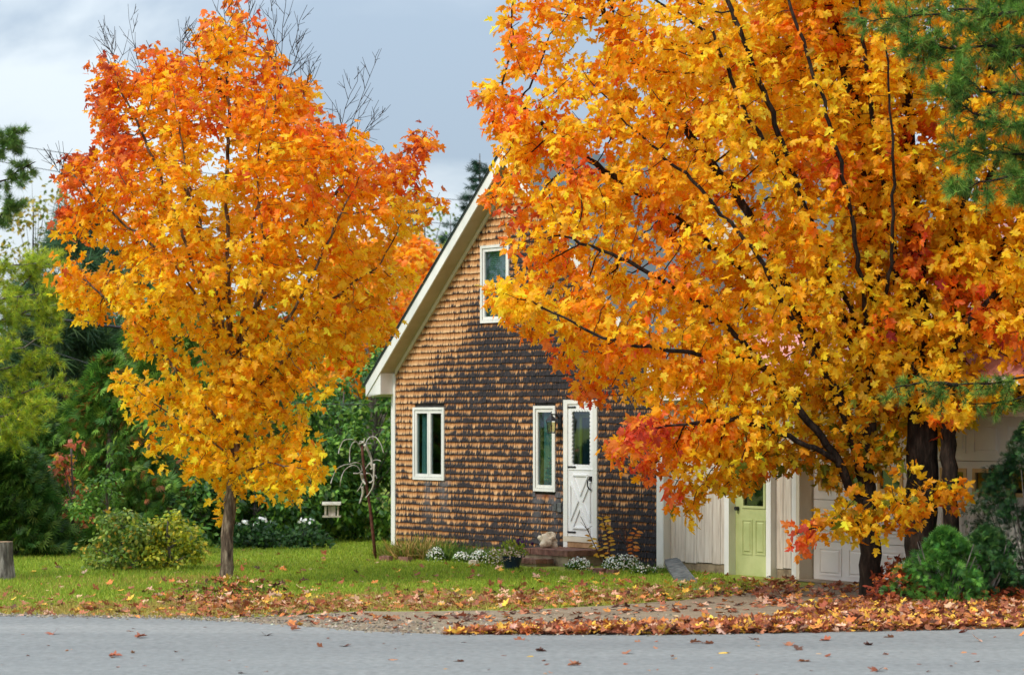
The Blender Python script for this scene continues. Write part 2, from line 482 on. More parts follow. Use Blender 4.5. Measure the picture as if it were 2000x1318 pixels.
# front wall sheathing with the four openings cut out
mb = MB()
cuts = sorted({A0, A1, AC} | {v for o in openings for v in o[:2]})
for c0, c1 in zip(cuts[:-1], cuts[1:]):
    mid = (c0 + c1) / 2
    zs = [-0.1]
    for o in sorted((o for o in openings if o[0] - 1e-6 <= c0 and o[1] + 1e-6 >= c1), key=lambda o: o[2]):
        zs += [o[2] + 0.02, o[3] - 0.02]
    for i in range(0, len(zs), 2):
        z0 = zs[i]
        if i + 1 < len(zs): t0 = t1 = zs[i + 1]
        else: t0, t1 = zu(c0) + 0.1, zu(c1) + 0.1
        mb.hexa([W(c0, z0, -0.02), W(c1, z0, -0.02), W(c1, z0, -0.14), W(c0, z0, -0.14),
                 W(c0, t0, -0.02), W(c1, t1, -0.02), W(c1, t1, -0.14), W(c0, t0, -0.14)])
mb.build('wall', M['backing'], house)
mb = MB()
mb.fbox(A0, A0 + 0.12, -0.1, 3.05, -9.0, -0.145)
mb.fbox(A1 - 0.12, A1, -0.1, 3.05, -9.0, -0.145)
mb.prism([(A0 + 0.125, -0.1), (A1 - 0.125, -0.1), (A1 - 0.125, 2.95), (AC, zu(AC) - 0.05), (A0 + 0.125, 2.95)], -9.0, -8.88)
mb.build('wall', M['brownboard'], house)
mb = MB()
mb.fbox(A0 + 0.13, A1 - 0.13, 0.2, 0.245, -8.85, -0.15)
mb.fbox(A0 + 0.13, A1 - 0.13, 2.72, 2.8, -8.85, -0.15)
mb.fbox(-1.4, -1.3, 0.25, 2.7, -8.8, -0.6)
mb.build('floor', M['interior'], house)

# shingles, course by course
def smooth(x, a, b):
    t = min(1, max(0, (x - a) / (b - a)))
    return t * t * (3 - 2 * t)
EXPO = 0.1055
def weather(a, z):
    dist = ((zu(0) * 0 + (a - A0)) if z < 2.75 else (a - (A0 + (z - 3.0) / PITCH)))
    nz = mnoise.noise(Vector((a * 0.9, z * 1.3, 2.0))) * 0.32
    if z > 2.7:
        d = 0.0 + 0.82 * smooth(dist, 0.3, 3.0)
        d += 0.12 * smooth(a, -3.0, -1.0) * smooth(3.8 - z, 0, 1.0)
    else:
        d = 0.17 + 0.42 * smooth(dist, 0.15, 2.0) + 0.14 * smooth(a, -0.9, 0.3)
        d += 0.26 * smooth(z, 2.1, 2.75) * smooth(a, -3.9, -2.3)
        d += 0.30 * smooth(0.62 - z, 0.0, 0.45) * smooth(dist, 0.3, 2.4)
    return d + nz
cand = []
ncourse = int((zu(AC) - 0.06) / EXPO) + 1
for c in range(ncourse):
    z0 = 0.055 + c * EXPO
    lo, hi = A0 + 0.10, A1 - 0.0
    if z0 + 0.06 > zu(lo):
        lo = A0 + 0.05 + (z0 + 0.03 - 3.0) / PITCH
        hi = 2 * AC - lo
    if hi - lo < 0.06: break
    a = lo - random.random() * 0.05
    while a < hi:
        wd = random.uniform(0.075, 0.19)
        cand.append([max(a, lo), min(a + wd, hi), z0 + random.uniform(-0.004, 0.004), c])
        a += wd
pieces = []
for s0, s1, z0, c in cand:
    segs = [(s0, s1)]
    for o in openings:
        if z0 + EXPO > o[2] + 0.015 and z0 < o[3] - 0.015:
            ns = []
            for p, q in segs:
                if p < o[0] + 0.02: ns.append((p, min(q, o[0] + 0.02)))
                if q > o[1] - 0.02: ns.append((max(p, o[1] - 0.02), q))
            segs = ns
    pieces += [(p, q, z0) for p, q in segs if q - p > 0.012]
def shingle_geo(p, q, z0):
    g = 0.0018
    tb, skew = random.uniform(0.013, 0.022), random.uniform(-0.004, 0.004)
    zt = z0 + EXPO * 1.35
    V = [W(p + g, z0 + skew, tb), W(q - g, z0 - skew, tb), W(q - g, z0 - skew, -0.012), W(p + g, z0 + skew, -0.012),
         W(p + g, zt, -0.006), W(q - g, zt, -0.006), W(q - g, zt, -0.016), W(p + g, zt, -0.016)]
    F = [(0, 1, 5, 4), (3, 2, 1, 0), (1, 2, 6, 5), (3, 0, 4, 7)]
    rnd = random.random()
    t = []
    for aa in (p, q, q, p, p, q, q, p):
        up = len(t) >= 4
        grey = 0.0
        for ga, zz in ((win1[0] + 0.44, win1[2]), (win1[1] - 0.07, win1[2]), (win2[0] + 0.06, win2[2]), (win2[1] - 0.02, win2[2])):
            if abs(aa - ga) < 0.11 and zz - 0.9 < z0 < zz: grey = max(grey, 0.95 * (1 - (zz - z0) / 1.0))
        m_ = (p + q) / 2
        t.append((1.35 if up else 0.0, max(0.0, weather(m_, z0)) + (0.25 if grey > 0 else 0), rnd, grey))
    uv = [(p, z0), (q, z0), (q, z0), (p, z0), (p, zt), (q, zt), (q, zt), (p, zt)]
    return V, F, t, uv
def shingle_mesh(name, V, F, t, uv):
    V = np.array(V) - np.array(house.location)
    me = raw_mesh(name, V, F, M['shingle'], False, np.array(t))
    u = me.uv_layers.new(name='wall')
    li = np.zeros(len(me.loops), np.int32); me.loops.foreach_get('vertex_index', li)
    u.data.foreach_set('uv', np.array(uv, np.float32)[li].reshape(-1))
    return me
def show_score(p, q, z0):
    P = W((p + q) / 2, z0 + 0.05)
    x, y = to_px(P)
    hidden = in_poly([x], [y], [(1010, 300), (960, 440), (955, 600), (1060, 690), (1150, 780), (1165, 870), (1290, 930), (1290, 300)])[0]
    return -1 if hidden else (q - p) / P[1]
order = sorted(range(len(pieces)), key=lambda i: -show_score(*pieces[i]))
best = set(order[:300])
SV, SF, ST, SU = [], [], [], []
for i, pc in enumerate(pieces):
    V, F, t, uv = shingle_geo(*pc)
    if i in best:
        o = bpy.data.objects.new('shingle', shingle_mesh('shingle', V, F, t, uv))
        col.objects.link(o); o.parent = house
    else:
        b = len(SV)
        SV += V; ST += t; SU += uv
        SF += [tuple(k + b for k in f) for f in F]
o = bpy.data.objects.new('shingle_siding', shingle_mesh('shingle_siding', SV, SF, ST, SU))
col.objects.link(o); o.parent = house; o['kind'] = 'stuff'

# corner boards, frieze, soffit, fascia, eave boxes, roof
MB().fbox(A0 - 0.02, A0 + 0.10, 0.08, 2.98, -0.02, 0.03).build('corner_board', M['white'], house)
mb = MB(); mb.fbox(A1 - 0.14, A1, 0.03, 2.98, -0.02, 0.03); mb.fbox(A1, A1 + 0.022, 0.03, 2.98, -0.14, 0.028)
mb.build('corner_board', M['white'], house)
for sgn in (0, 1):
    m_ = (lambda a: a) if sgn == 0 else (lambda a: 2 * AC - a)
    L0, LE = -5.74, AC
    def strip(z_lo, z_hi, n0, n1, a0=L0):
        poly = [(m_(a0), zu(m_(a0)) + z_lo), (m_(LE), zu(LE) + z_lo), (m_(LE), zu(LE) + z_hi), (m_(a0), zu(m_(a0)) + z_hi)]
        return MB().prism(poly if sgn == 0 else poly[::-1], n0, n1)
    strip(0.0, 0.2, 0.28, 0.305).build('fascia', M['white'], house)
    strip(0.002, 0.02, 0.0, 0.279).build('soffit', M['soffit'], house)
    strip(-0.09, -0.001, -0.018, 0.032, -5.25).build('frieze_board', M['cream'], house)
    strip(0.201, 0.235, -9.2, 0.315, -5.78).build('roof', M['metal_roof'], house)
    strip(0.236, 0.245, 0.24, 0.335, -5.79).build('drip_edge', M['metal_roof'], house)
    poly = [(m_(-5.74), 2.64), (m_(-5.302), 2.64), (m_(-5.302), zu(-5.302) - 0.004), (m_(-5.74), zu(-5.74) - 0.004)]
    MB().prism(poly if sgn == 0 else poly[::-1], -9.1, 0.285).build('eave_return', M['white'], house)
# dormer on the right slope, mostly behind the maple
mb = MB(); mb.fbox(-0.2, 1.2, 3.6, 5.3, -2.6, -2.5); mb.build('dormer_wall', M['cream'], house)

def frame_box(mb, a0, a1, z0, z1, t, n0, n1, tz=None):
    tz = tz or t
    mb.fbox(a0, a0 + t, z0, z1, n0, n1); mb.fbox(a1 - t, a1, z0, z1, n0, n1)
    mb.fbox(a0 + t, a1 - t, z0, z0 + tz, n0, n1 - 0.001); mb.fbox(a0 + t, a1 - t, z1 - tz, z1, n0, n1 - 0.001)
def curtain(name, a0, a1, z0, z1, n, parent, mat, waves=5):
    k = 40
    V, F = [], []
    for i in range(k + 1):
        a = a0 + (a1 - a0) * i / k
        d = 0.025 * math.sin(i / k * waves * 2 * math.pi) + 0.01 * math.sin(i * 1.7)
        V += [W(a, z0, n + d), W(a, z1, n + d * 0.7)]
    F = [(2 * i, 2 * i + 2, 2 * i + 3, 2 * i + 1) for i in range(k)]
    return mk(name, V, F, mat, parent, True)
def window(rect, lights, label):
    a0, a1, z0, z1 = rect
    mb = MB(); frame_box(mb, a0, a1, z0, z1, 0.05, -0.10, 0.035, 0.045)
    fr = mb.build('window', M['white'], house, label=label)
    b = [a0 + 0.052 + (a1 - a0 - 0.104) * i / lights for i in range(lights + 1)]
    for i in range(lights):
        mb = MB(); frame_box(mb, b[i] + 0.004, b[i + 1] - 0.004, z0 + 0.05, z1 - 0.05, 0.045, -0.03, 0.018, 0.05)
        mb.build('sash', M['white'], fr)
        MB().fbox(b[i] + 0.045, b[i + 1] - 0.045, z0 + 0.09, z1 - 0.09, -0.012, -0.006).build('pane', M['glass'], fr)
    return fr, b
fr, b = window(win1, 2, 'two-light casement window')
curtain('curtain', b[0] + 0.11, b[1] - 0.07, 1.22, 2.4, -0.075, fr, M['curtain'])
curtain('curtain', b[0] - 0.1, b[0] + 0.02, 1.22, 2.4, -0.075, fr, M['brownboard'], 3)
fr, b = window(win2, 1, 'tall narrow window by the door')
curtain('curtain', b[0] + 0.12, b[0] + 0.34, 1.1, 2.42, -0.075, fr, M['curtain'], 4)
curtain('curtain', b[0] - 0.1, b[0] + 0.05, 1.1, 2.42, -0.075, fr, M['brownboard'], 3)
fr, b = window(win3, 1, 'upper window with a drawn blind')
mb = MB()
for i in range(34):
    z = 3.86 + i * 0.032
    mb.fbox(b[0] + 0.03, b[1] - 0.03, z, z + 0.026, -0.085 - 0.001 * (i % 2), -0.078)
mb.build('blind', M['blind'], fr)
mb = MB(); mb.fbox(b[0] + 0.045, b[1] - 0.045, 4.36, 4.40, -0.012, 0.012); mb.build('meeting_rail', M['white'], fr)

# storm door
D0, D1, DZ0, DZ1 = door
mb = MB()
mb.fbox(D0, D0 + 0.105, DZ0, DZ1, -0.1, 0.04); mb.fbox(D1 - 0.105, D1, DZ0, DZ1, -0.1, 0.04)
mb.fbox(D0 + 0.105, D1 - 0.105, DZ1 - 0.065, DZ1, -0.1, 0.039)
mb.build('door_casing', M['white'], house)
sd0, sd1, sz0, sz1 = D0 + 0.108, D1 - 0.108, 0.42, DZ1 - 0.068
gz0, gz1 = 1.50, sz1 - 0.09
sdoor = MB().fbox(sd0, sd1, sz0, gz0, -0.03, 0.022).fbox(sd0, sd0 + 0.075, gz0, sz1, -0.03, 0.022).fbox(sd1 - 0.075, sd1, gz0, sz1, -0.03, 0.022).fbox(sd0 + 0.075, sd1 - 0.075, gz1, sz1, -0.03, 0.022).build('storm_door', M['door_white'], house)
MB().fbox(sd0 + 0.075, sd1 - 0.075, gz0, gz1, -0.008, -0.003).build('pane', M['glass'], sdoor)
mb = MB()                                 # scalloped trim round the pane
def scallops(p0, p1, inward, k):
    p0, p1 = np.array(p0, float), np.array(p1, float)
    for i in range(k):
        c = p0 + (p1 - p0) * (i + 0.5) / k
        u = (p1 - p0) / k / 2
        r = np.linalg.norm(u)
        inn = np.array(inward, float) * r * 0.75
        poly = [c - u] + [c + u * -math.cos(t) + inn * math.sin(t) for t in np.linspace(0.4, math.pi - 0.4, 5)] + [c + u]
        area = sum(poly[j][0] * poly[(j + 1) % len(poly)][1] - poly[(j + 1) % len(poly)][0] * poly[j][1] for j in range(len(poly)))
        mb.prism(poly if area > 0 else poly[::-1], -0.002, 0.020)
ga0, ga1 = sd0 + 0.075, sd1 - 0.075
scallops((ga0, gz0), (ga0, gz1), (1, 0), 14); scallops((ga1, gz0), (ga1, gz1), (-1, 0), 14)
scallops((ga0, gz0), (ga1, gz0), (0, 1), 7); scallops((ga0, gz1), (ga1, gz1), (0, -1), 7)
mb.build('scalloped_trim', M['door_white'], sdoor)
mb = MB()
def bar(p, q, wd, n0, n1):
    p, q = np.array(p, float), np.array(q, float)
    d = (q - p) / np.linalg.norm(q - p); s = np.array([-d[1], d[0]]) * wd / 2
    mb.prism([p - s, q - s, q + s, p + s], n0, n1)
cx0, cx1, cz0, cz1 = sd0 + 0.07, sd1 - 0.07, sz0 + 0.13, gz0 - 0.14
cm, cz = (cx0 + cx1) / 2, (cz0 + cz1) / 2
g = 0.055
for tri in ([(cx0 + g, cz1), (cx1 - g, cz1), (cm, cz + g * 1.8)], [(cx0 + g, cz0), (cm, cz - g * 1.8), (cx1 - g, cz0)],
            [(cx0, cz0 + g * 2), (cx0, cz1 - g * 2), (cm - g, cz)], [(cx1, cz0 + g * 2), (cm + g, cz), (cx1, cz1 - g * 2)]):
    for k in range(3): bar(tri[k], tri[(k + 1) % 3], 0.026, 0.021, 0.044 + 0.0007 * k)
bar((sd0 + 0.015, gz0 - 0.05), (sd1 - 0.015, gz0 - 0.05), 0.014, 0.021, 0.033)
mb.build('cross_moulding', M['door_white'], sdoor)
for z in (sz1 - 0.045, gz0 - 0.015, sz0 + 0.06):
    mb = MB(); mb.fbox(sd0 - 0.012, sd0 + 0.17, z - 0.012, z + 0.012, 0.023, 0.034)
    mb.prism([(sd0 + 0.17, z - 0.018), (sd0 + 0.21, z), (sd0 + 0.17, z + 0.018)], 0.024, 0.033)
    mb.build('strap_hinge', M['iron'], sdoor)
mb = MB(); hx = sd1 - 0.05
mb.fbox(hx - 0.022, hx + 0.022, 1.27, 1.35, 0.023, 0.05)
mb.tube([W(hx, 1.33, 0.05), W(hx - 0.01, 1.28, 0.085), W(hx - 0.01, 1.2, 0.09), W(hx, 1.15, 0.06), W(hx + 0.02, 1.145, 0.035)], 0.011, 6)
mb.build('door_handle', M['iron'], sdoor)
MB().fbox(D0 + 0.11, D1 - 0.11, 0.25, 2.46, -0.13, -0.11).build('inner_door', M['interior'], house)
ind = house.children[-1]
mb = MB(); frame_box(mb, sd0 + 0.15, sd1 + 0.02, 0.9, 2.3, 0.05, -0.11, -0.085)
mb.build('door_light_frame', M['innerdoor'], ind)
MB().fbox(sd0 + 0.205, sd1 - 0.035, 0.96, 2.24, -0.109, -0.1).build('dark_pane', M['bluepot'], ind)
MB().fbox(D0 + 0.001, D1 - 0.001, 0.335, 0.415, -0.09, 0.045).build('door_sill', M['cream'], house)
MB().fbox(D0 + 0.002, D1 - 0.002, 0.25, 0.333, -0.09, 0.03).build('riser_board', M['stumpwood'], house)
mb = MB(); oa, oz = fx(1092, 990)
mb.fbox(oa - 0.09, oa - 0.02, oz - 0.055, oz + 0.055, 0.0, 0.05); mb.fbox(oa - 0.01, oa + 0.1, oz - 0.07, oz + 0.07, 0.0, 0.04)
mb.build('outlet_box', M['slate'], house)
MB().fbox(A0 + 0.02, A1 - 0.02, -0.1, 0.06, -0.12, -0.022).build('foundation', M['concrete'], house)

# ------------------------------------------------------------------ wall lantern by the door
la, lz = fx(1096, 822)
c = W(la - 0.0, lz, 0.19)
lant = thing('wall_lantern', W(la, lz), 'black iron wall lantern beside the white storm door', 'lantern')
mb = MB(); mb.fbox(la - 0.04, la + 0.04, lz - 0.12, lz + 0.1, 0.012, 0.04)
mb.tube([W(la, lz + 0.04, 0.04), W(la, lz + 0.10, 0.10), W(la, lz + 0.105, 0.19)], 0.012, 6)
mb.build('bracket', M['iron'], lant)
R_ = 0.085
ang = [math.pi / 6 + k * math.pi / 3 for k in range(6)]
ring = lambda r, z: [(c[0] + r * math.cos(t), c[1] + r * math.sin(t), z) for t in ang]
V = ring(R_ * 1.35, lz + 0.0) + ring(R_ * 0.3, lz + 0.085) + [(c[0], c[1], lz + 0.12)]
F = [tuple(range(5, -1, -1))] + [(k, (k + 1) % 6, 6 + (k + 1) % 6, 6 + k) for k in range(6)] + [(6 + k, 6 + (k + 1) % 6, 12) for k in range(6)]
mk('lantern_roof', V, F, M['iron'], lant)
V = ring(R_ * 0.94, lz - 0.015) + ring(R_ * 0.7, lz - 0.165)
mk('lantern_glass', V, [(k + 6, (k + 1) % 6 + 6, (k + 1) % 6, k) for k in range(6)], M['lampglass'], lant)
mb = MB()
for k in range(6): mb.tube([ring(R_, lz)[k], ring(R_ * 0.75, lz - 0.17)[k]], 0.007, 4)
V = ring(R_ * 0.8, lz - 0.19) + ring(R_ * 0.8, lz - 0.17)
mb.add(V, [tuple(range(5, -1, -1)), tuple(range(6, 12))] + [(k, (k + 1) % 6, 6 + (k + 1) % 6, 6 + k) for k in range(6)])
mb.tube([(c[0], c[1], lz + 0.11), (c[0], c[1], lz + 0.15)], 0.008, 5)
mb.build('lantern_cage', M['iron'], lant)
MB().tube([(c[0], c[1], lz - 0.165), (c[0], c[1], lz - 0.06)], 0.014, 6).build('bulb', M['cream'], lant)

# ------------------------------------------------------------------ breezeway with the green door
bw = thing('breezeway', W(3.4, 0), 'low link of weathered white vertical boards with a sage green door', 'breezeway')
def board_run(edges, z0, z1, n, parent):
    for p, q in zip(edges[:-1], edges[1:]):
        dz = random.uniform(-0.012, 0.012)
        MB().fbox(p + 0.003, q - 0.003, z0 + dz, z1, n - 0.03 + random.uniform(-0.004, 0.004), n + random.uniform(-0.003, 0.003)).build('board', M['board'], parent)
bx = lambda px: fx(px, 1050, -0.1)[0]
board_run([A1 + 0.03] + [bx(x) for x in (1316.5, 1338, 1360, 1375.6, 1391.6, 1407)] + [3.385], 0.135, 2.6, -0.1, bw)
board_run([4.41, 4.55, 4.72, 4.835], 0.135, 2.6, -0.1, bw)
MB().fbox(A1 + 0.03, 3.385, -0.12, 0.13, -0.3, -0.12).build('foundation', M['concrete'], bw)
MB().fbox(4.41, 4.835, -0.12, 0.13, -0.3, -0.112).build('foundation', M['concrete'], bw)
MB().fbox(A1 + 0.03, 3.38, 0.13, 2.6, -0.18, -0.14).fbox(4.42, 4.83, 0.13, 2.6, -0.18, -0.14).build('wall', M['backing'], bw)
MB().fbox(3.39, 3.49, -0.06, 2.3, -0.25, 0.0).build('door_jamb', M['white'], bw)
MB().fbox(4.30, 4.40, -0.06, 2.3, -0.25, 0.0).build('door_jamb', M['white'], bw)
MB().fbox(3.39, 4.40, 2.3, 2.42, -0.25, 0.001).build('door_head', M['white'], bw)
MB().fbox(3.44, 4.35, -0.1, -0.02, -0.25, 0.02).build('door_sill', M['concrete'], bw)
g0, g1, gz = 3.492, 4.298, 0.0
wz0, wz1 = 0.98, 1.92
gd = MB().fbox(g0, g1, gz, wz0, -0.17, -0.125).fbox(g0, g0 + 0.17, wz0, 2.29, -0.17, -0.125).fbox(g1 - 0.17, g1, wz0, 2.29, -0.17, -0.125).fbox(g0 + 0.17, g1 - 0.17, wz1, 2.29, -0.17, -0.125).build('green_door', M['green_door'], bw)
mb = MB(); frame_box(mb, g0 + 0.15, g1 - 0.15, wz0 - 0.02, wz1 + 0.02, 0.035, -0.126, -0.11)
mb.build('window_frame', M['green_door'], gd)
MB().fbox(g0 + 0.17, g1 - 0.17, wz0, wz1, -0.15, -0.145).build('pane', M['glass'], gd)
def raised(a0, a1, z0, z1, n, d=0.014, inset=0.035):
    mb = MB()
    frame_box(mb, a0, a1, z0, z1, 0.018, n - 0.004, n + 0.010)
    mb.hexa([W(a0 + 0.03, z0 + 0.03, n + 0.001), W(a1 - 0.03, z0 + 0.03, n + 0.001), W(a1 - 0.03, z0 + 0.03, n - 0.01), W(a0 + 0.03, z0 + 0.03, n - 0.01)] +
            [W(a0 + 0.03, z1 - 0.03, n + 0.001), W(a1 - 0.03, z1 - 0.03, n + 0.001), W(a1 - 0.03, z1 - 0.03, n - 0.01), W(a0 + 0.03, z1 - 0.03, n - 0.01)])
    # raised field with sloped edges
    i0, i1, j0, j1 = a0 + inset, a1 - inset, z0 + inset, z1 - inset
    s = 0.018
    V = [W(i0, j0, n), W(i1, j0, n), W(i1, j1, n), W(i0, j1, n), W(i0 + s, j0 + s, n + d), W(i1 - s, j0 + s, n + d), W(i1 - s, j1 - s, n + d), W(i0 + s, j1 - s, n + d)]
    mb.add(V, [(4, 5, 6, 7), (0, 1, 5, 4), (1, 2, 6, 5), (2, 3, 7, 6), (3, 0, 4, 7)])
    return mb
for p, q in ((g0 + 0.15, g0 + 0.37), (g1 - 0.37, g1 - 0.15)):
    raised(p, q, 0.30, 0.80, -0.125).build('raised_panel', M['green_door'], gd)
MB().tube([W(g0 + 0.06, 0.95, -0.13), W(g0 + 0.06, 0.95, -0.07)], 0.03, 10).build('door_knob', M['iron'], gd)
mb = MB(); mb.fbox(A1 + 0.05, 4.84, -0.1, 2.55, -6.1, -6.0); mb.fbox(A1 + 0.05, 4.84, 2.55, 2.6, -6.1, -0.19); mb.fbox(A1 + 0.05, 4.84, -0.12, -0.03, -6.0, -0.31)
mb.build('wall', M['brownboard'], bw)
def metal_roof(a0, a1, n_e, z_e, n_r, z_r, parent, mat):
    # ribbed sheet from the eave (n_e, z_e) to the ridge (n_r, z_r) and down behind
    V, F = [], []
    xs = []
    a = a0
    while a < a1 - 1e-6:
        for da, h in ((0, 0.0), (0.19, 0.0), (0.205, 0.022), (0.225, 0.022), (0.24, 0.0)):
            if a + da < a1: xs.append((a + da, h))
        a += 0.241
    xs.append((a1, 0.0))
    prof = [(n_e, z_e), (n_r, z_r), (2 * n_r - n_e, z_e)]
    for a, h in xs:
        for n, z in prof: V.append(W(a, z + h, n))
    for a, h in xs:
        for n, z in prof: V.append(W(a, z + h - 0.03, n))
    k = len(xs); m = k * 3
    for i in range(k - 1):
        for j in range(2):
            F.append((i * 3 + j, (i + 1) * 3 + j, (i + 1) * 3 + j + 1, i * 3 + j + 1))
            F.append((m + i * 3 + j, m + i * 3 + j + 1, m + (i + 1) * 3 + j + 1, m + (i + 1) * 3 + j))
        F.append((m + i * 3, m + (i + 1) * 3, (i + 1) * 3, i * 3))
    return mk('roof', V, F, mat, parent)
metal_roof(A1 + 0.10, 4.78, 0.25, 2.62, -3.0, 4.2, bw, M['pink_roof'])
MB().fbox(A1 + 0.08, 4.79, 2.5, 2.6, 0.2, 0.235).build('fascia', M['white'], bw)
MB().fbox(A1 + 0.08, 4.79, 2.602, 2.612, -0.1, 0.2).build('soffit', M['soffit'], bw)

# ------------------------------------------------------------------ garage
ga = thing('garage', W(7.4, 0), 'white garage with a panelled overhead door under a faded red metal roof', 'garage')
GN, GA0, GA1, GEND = -0.25, 5.02, 9.86, 10.7
mb = MB(); mb.fbox(4.84, 4.935, -0.06, 2.66, -0.14, 0.0); mb.build('corner_board', M['white'], ga)
MB().fbox(4.937, 5.0, -0.06, 2.26, -0.3, -0.002).fbox(4.86, 4.936, -0.06, 2.26, -0.3, -0.142).build('door_jamb', M['cream'], ga)
MB().fbox(GA1 + 0.02, GA1 + 0.12, -0.06, 2.26, -0.3, 0.0).build('door_jamb', M['cream'], ga)
MB().fbox(4.937, GEND, 2.26, 2.40, -0.3, -0.001).build('door_head', M['cream'], ga)
mb = MB()
k = 0; a = 4.94
while a < GEND - 0.05:
    MB().fbox(a + 0.004, min(a + 0.16, GEND) - 0.004, 2.402, 2.68, -0.1, -0.02 + random.uniform(-0.004, 0.004)).build('board', M['brownboard'], ga)
    a += 0.16
MB().fbox(GA1 + 0.122, GEND, -0.1, 2.258, -0.2, -0.004).build('wall', M['cream'], ga)
mb = MB(); mb.fbox(4.86, GEND, -0.1, 2.7, -7.1, -7.0); mb.fbox(4.86, 4.96, -0.1, 2.7, -7.0, -0.31); mb.fbox(GEND - 0.1, GEND, -0.1, 2.7, -7.0, -0.21)
mb.fbox(4.97, GEND - 0.11, 2.62, 2.68, -6.99, -0.32)
mb.build('wall', M['cream'], ga)
gdoor = MB().fbox(GA0 + 0.01, GA1 - 0.01, 0.02, 0.06, GN - 0.045, GN - 0.02).build('garage_door', M['iron'], ga)
SH = 0.573
cells = [GA0 + 0.05 + i * (GA1 - GA0 - 0.1) / 8 for i in range(9)]
for s in range(4):
    z0 = -0.03 + s * SH
    if s != 2:
        MB().fbox(GA0, GA1, z0 + 0.004, z0 + SH - 0.004, GN - 0.045, GN).build('door_section', M['garage'], gdoor)
        for i in range(8):
            raised(cells[i] + 0.07, cells[i + 1] - 0.07, z0 + 0.10, z0 + SH - 0.09, GN).build('raised_panel', M['garage'], gdoor)
    else:
        mb = MB(); w0, w1 = z0 + 0.13, z0 + SH - 0.10
        mb.fbox(GA0, GA1, z0 + 0.004, w0, GN - 0.045, GN); mb.fbox(GA0, GA1, w1, z0 + SH - 0.004, GN - 0.045, GN)
        xs = [GA0] + [v for i in range(8) for v in (cells[i] + 0.06, cells[i + 1] - 0.06)] + [GA1]
        for p, q in zip(xs[0::2], xs[1::2]): mb.fbox(p, q, w0, w1, GN - 0.045, GN)
        mb.build('door_section', M['garage'], gdoor)
        for i in range(8):
            mb = MB(); frame_box(mb, cells[i] + 0.055, cells[i + 1] - 0.055, w0 - 0.005, w1 + 0.005, 0.05, GN - 0.02, GN + 0.014)
            mb.build('window_frame', M['tan_frame'], gdoor)
            MB().fbox(cells[i] + 0.10, cells[i + 1] - 0.10, w0 + 0.04, w1 - 0.04, GN - 0.02, GN - 0.015).build('pane', M['glass'], gdoor)
metal_roof(4.80, GEND + 0.35, 0.5, 2.80, -3.4, 5.35, ga, M['pink_roof'])
MB().fbox(4.80, GEND + 0.35, 2.66, 2.765, 0.42, 0.46).build('fascia', M['white'], ga)
MB().fbox(4.80, GEND + 0.35, 2.69, 2.70, 0.0, 0.419).build('soffit', M['soffit'], ga)
mb = MB()
for a in (4.88, GEND - 0.12):
    mb.prism([(a, 2.7), (a + 0.1, 2.7), (a + 0.1, 2.72), (a, 2.72)], -7.0, -0.1)
poly = None
mb2 = MB()
for a in (4.9, GEND - 0.05):
    V = [W(a, 2.70, -0.1), W(a, 2.70, -6.9), W(a, 5.2, -3.4), W(a + 0.05, 2.70, -0.1), W(a + 0.05, 2.70, -6.9), W(a + 0.05, 5.2, -3.4)]
    mb2.add(V, [(0, 1, 2), (5, 4, 3), (0, 3, 4, 1), (1, 4, 5, 2), (2, 5, 3, 0)])
mb2.build('gable', M['cream'], ga)
tag(mk('concrete_apron', [W(4.95, 0.012, 0.25), W(9.95, 0.012, 0.25), W(9.95, 0.012, -0.35), W(4.95, 0.012, -0.35)], [(0, 1, 2, 3)], M['concrete']), kind='structure')
# ------------------------------------------------------------------ foliage tools
def norm(a):
    return a / (np.linalg.norm(a, axis=-1, keepdims=True) + 1e-9)
HALF = [(0.0, 0.0), (0.20, -0.10), (0.17, 0.05), (0.40, 0.10), (0.31, 0.24), (0.55, 0.46), (0.35, 0.50), (0.16, 0.47), (0.23, 0.72), (0.12, 0.70), (0.0, 1.0)]
HALF_S = [(0.0, 0.0), (0.20, -0.09), (0.40, 0.11), (0.29, 0.24), (0.55, 0.46), (0.34, 0.52), (0.16, 0.48), (0.21, 0.72), (0.0, 1.0)]
def maple_template(half, fold, droop, curl):
    pts = [(x, y) for x, y in half] + [(-x, y) for x, y in half[1:-1][::-1]]
    V = [(0.0, 0.30)] + pts
    A = np.array(V)
    z = -fold * np.abs(A[:, 0]) - droop * (A[:, 1] - 0.3) ** 2 * np.sign(A[:, 1] - 0.3) + curl * A[:, 0] * (A[:, 1] - 0.2)
    P = np.column_stack([A, z])
    n = len(pts)
    F = np.array([(0, 1 + i, 1 + (i + 1) % n) for i in range(n)])
    F = F[:, [0, 2, 1]]
    return P, F
MAPLE = [maple_template(HALF_S, f, d, c) for f, d, c in ((0.15, 0.3, 0.4), (0.5, 0.5, -0.3), (-0.3, 0.7, 0.5), (0.75, 0.2, -0.7), (0.3, 0.9, 0.2))]
CURLED = [maple_template(HALF_S, f, d, c) for f, d, c in ((-0.3, -0.3, 0.3), (-0.55, 0.25, -0.3), (0.35, 0.35, 0.3), (-0.15, -0.5, -0.5))]
def diamond():
    P = np.array([(0, 0, 0), (0.32, 0.45, -0.08), (0, 1, -0.12), (-0.32, 0.45, -0.08)], float)
    return P, np.array([(0, 1, 2), (0, 2, 3)])
def fan(k, spread, wd):
    P, F = [], []
    for i in range(k):
        t = (i / (k - 1) - 0.5) * spread
        ln = 1.0 - 0.35 * abs(t) / (spread / 2)
        d = np.array([math.sin(t), math.cos(t), -0.25 * abs(t)]); s = np.array([math.cos(t), -math.sin(t), 0.0]) * wd
        b = len(P)
        P += [d * 0.05, d * ln * 0.55 + s, d * ln, d * ln * 0.55 - s]
        F += [(b, b + 1, b + 2), (b, b + 2, b + 3)]
    return np.array(P), np.array(F)
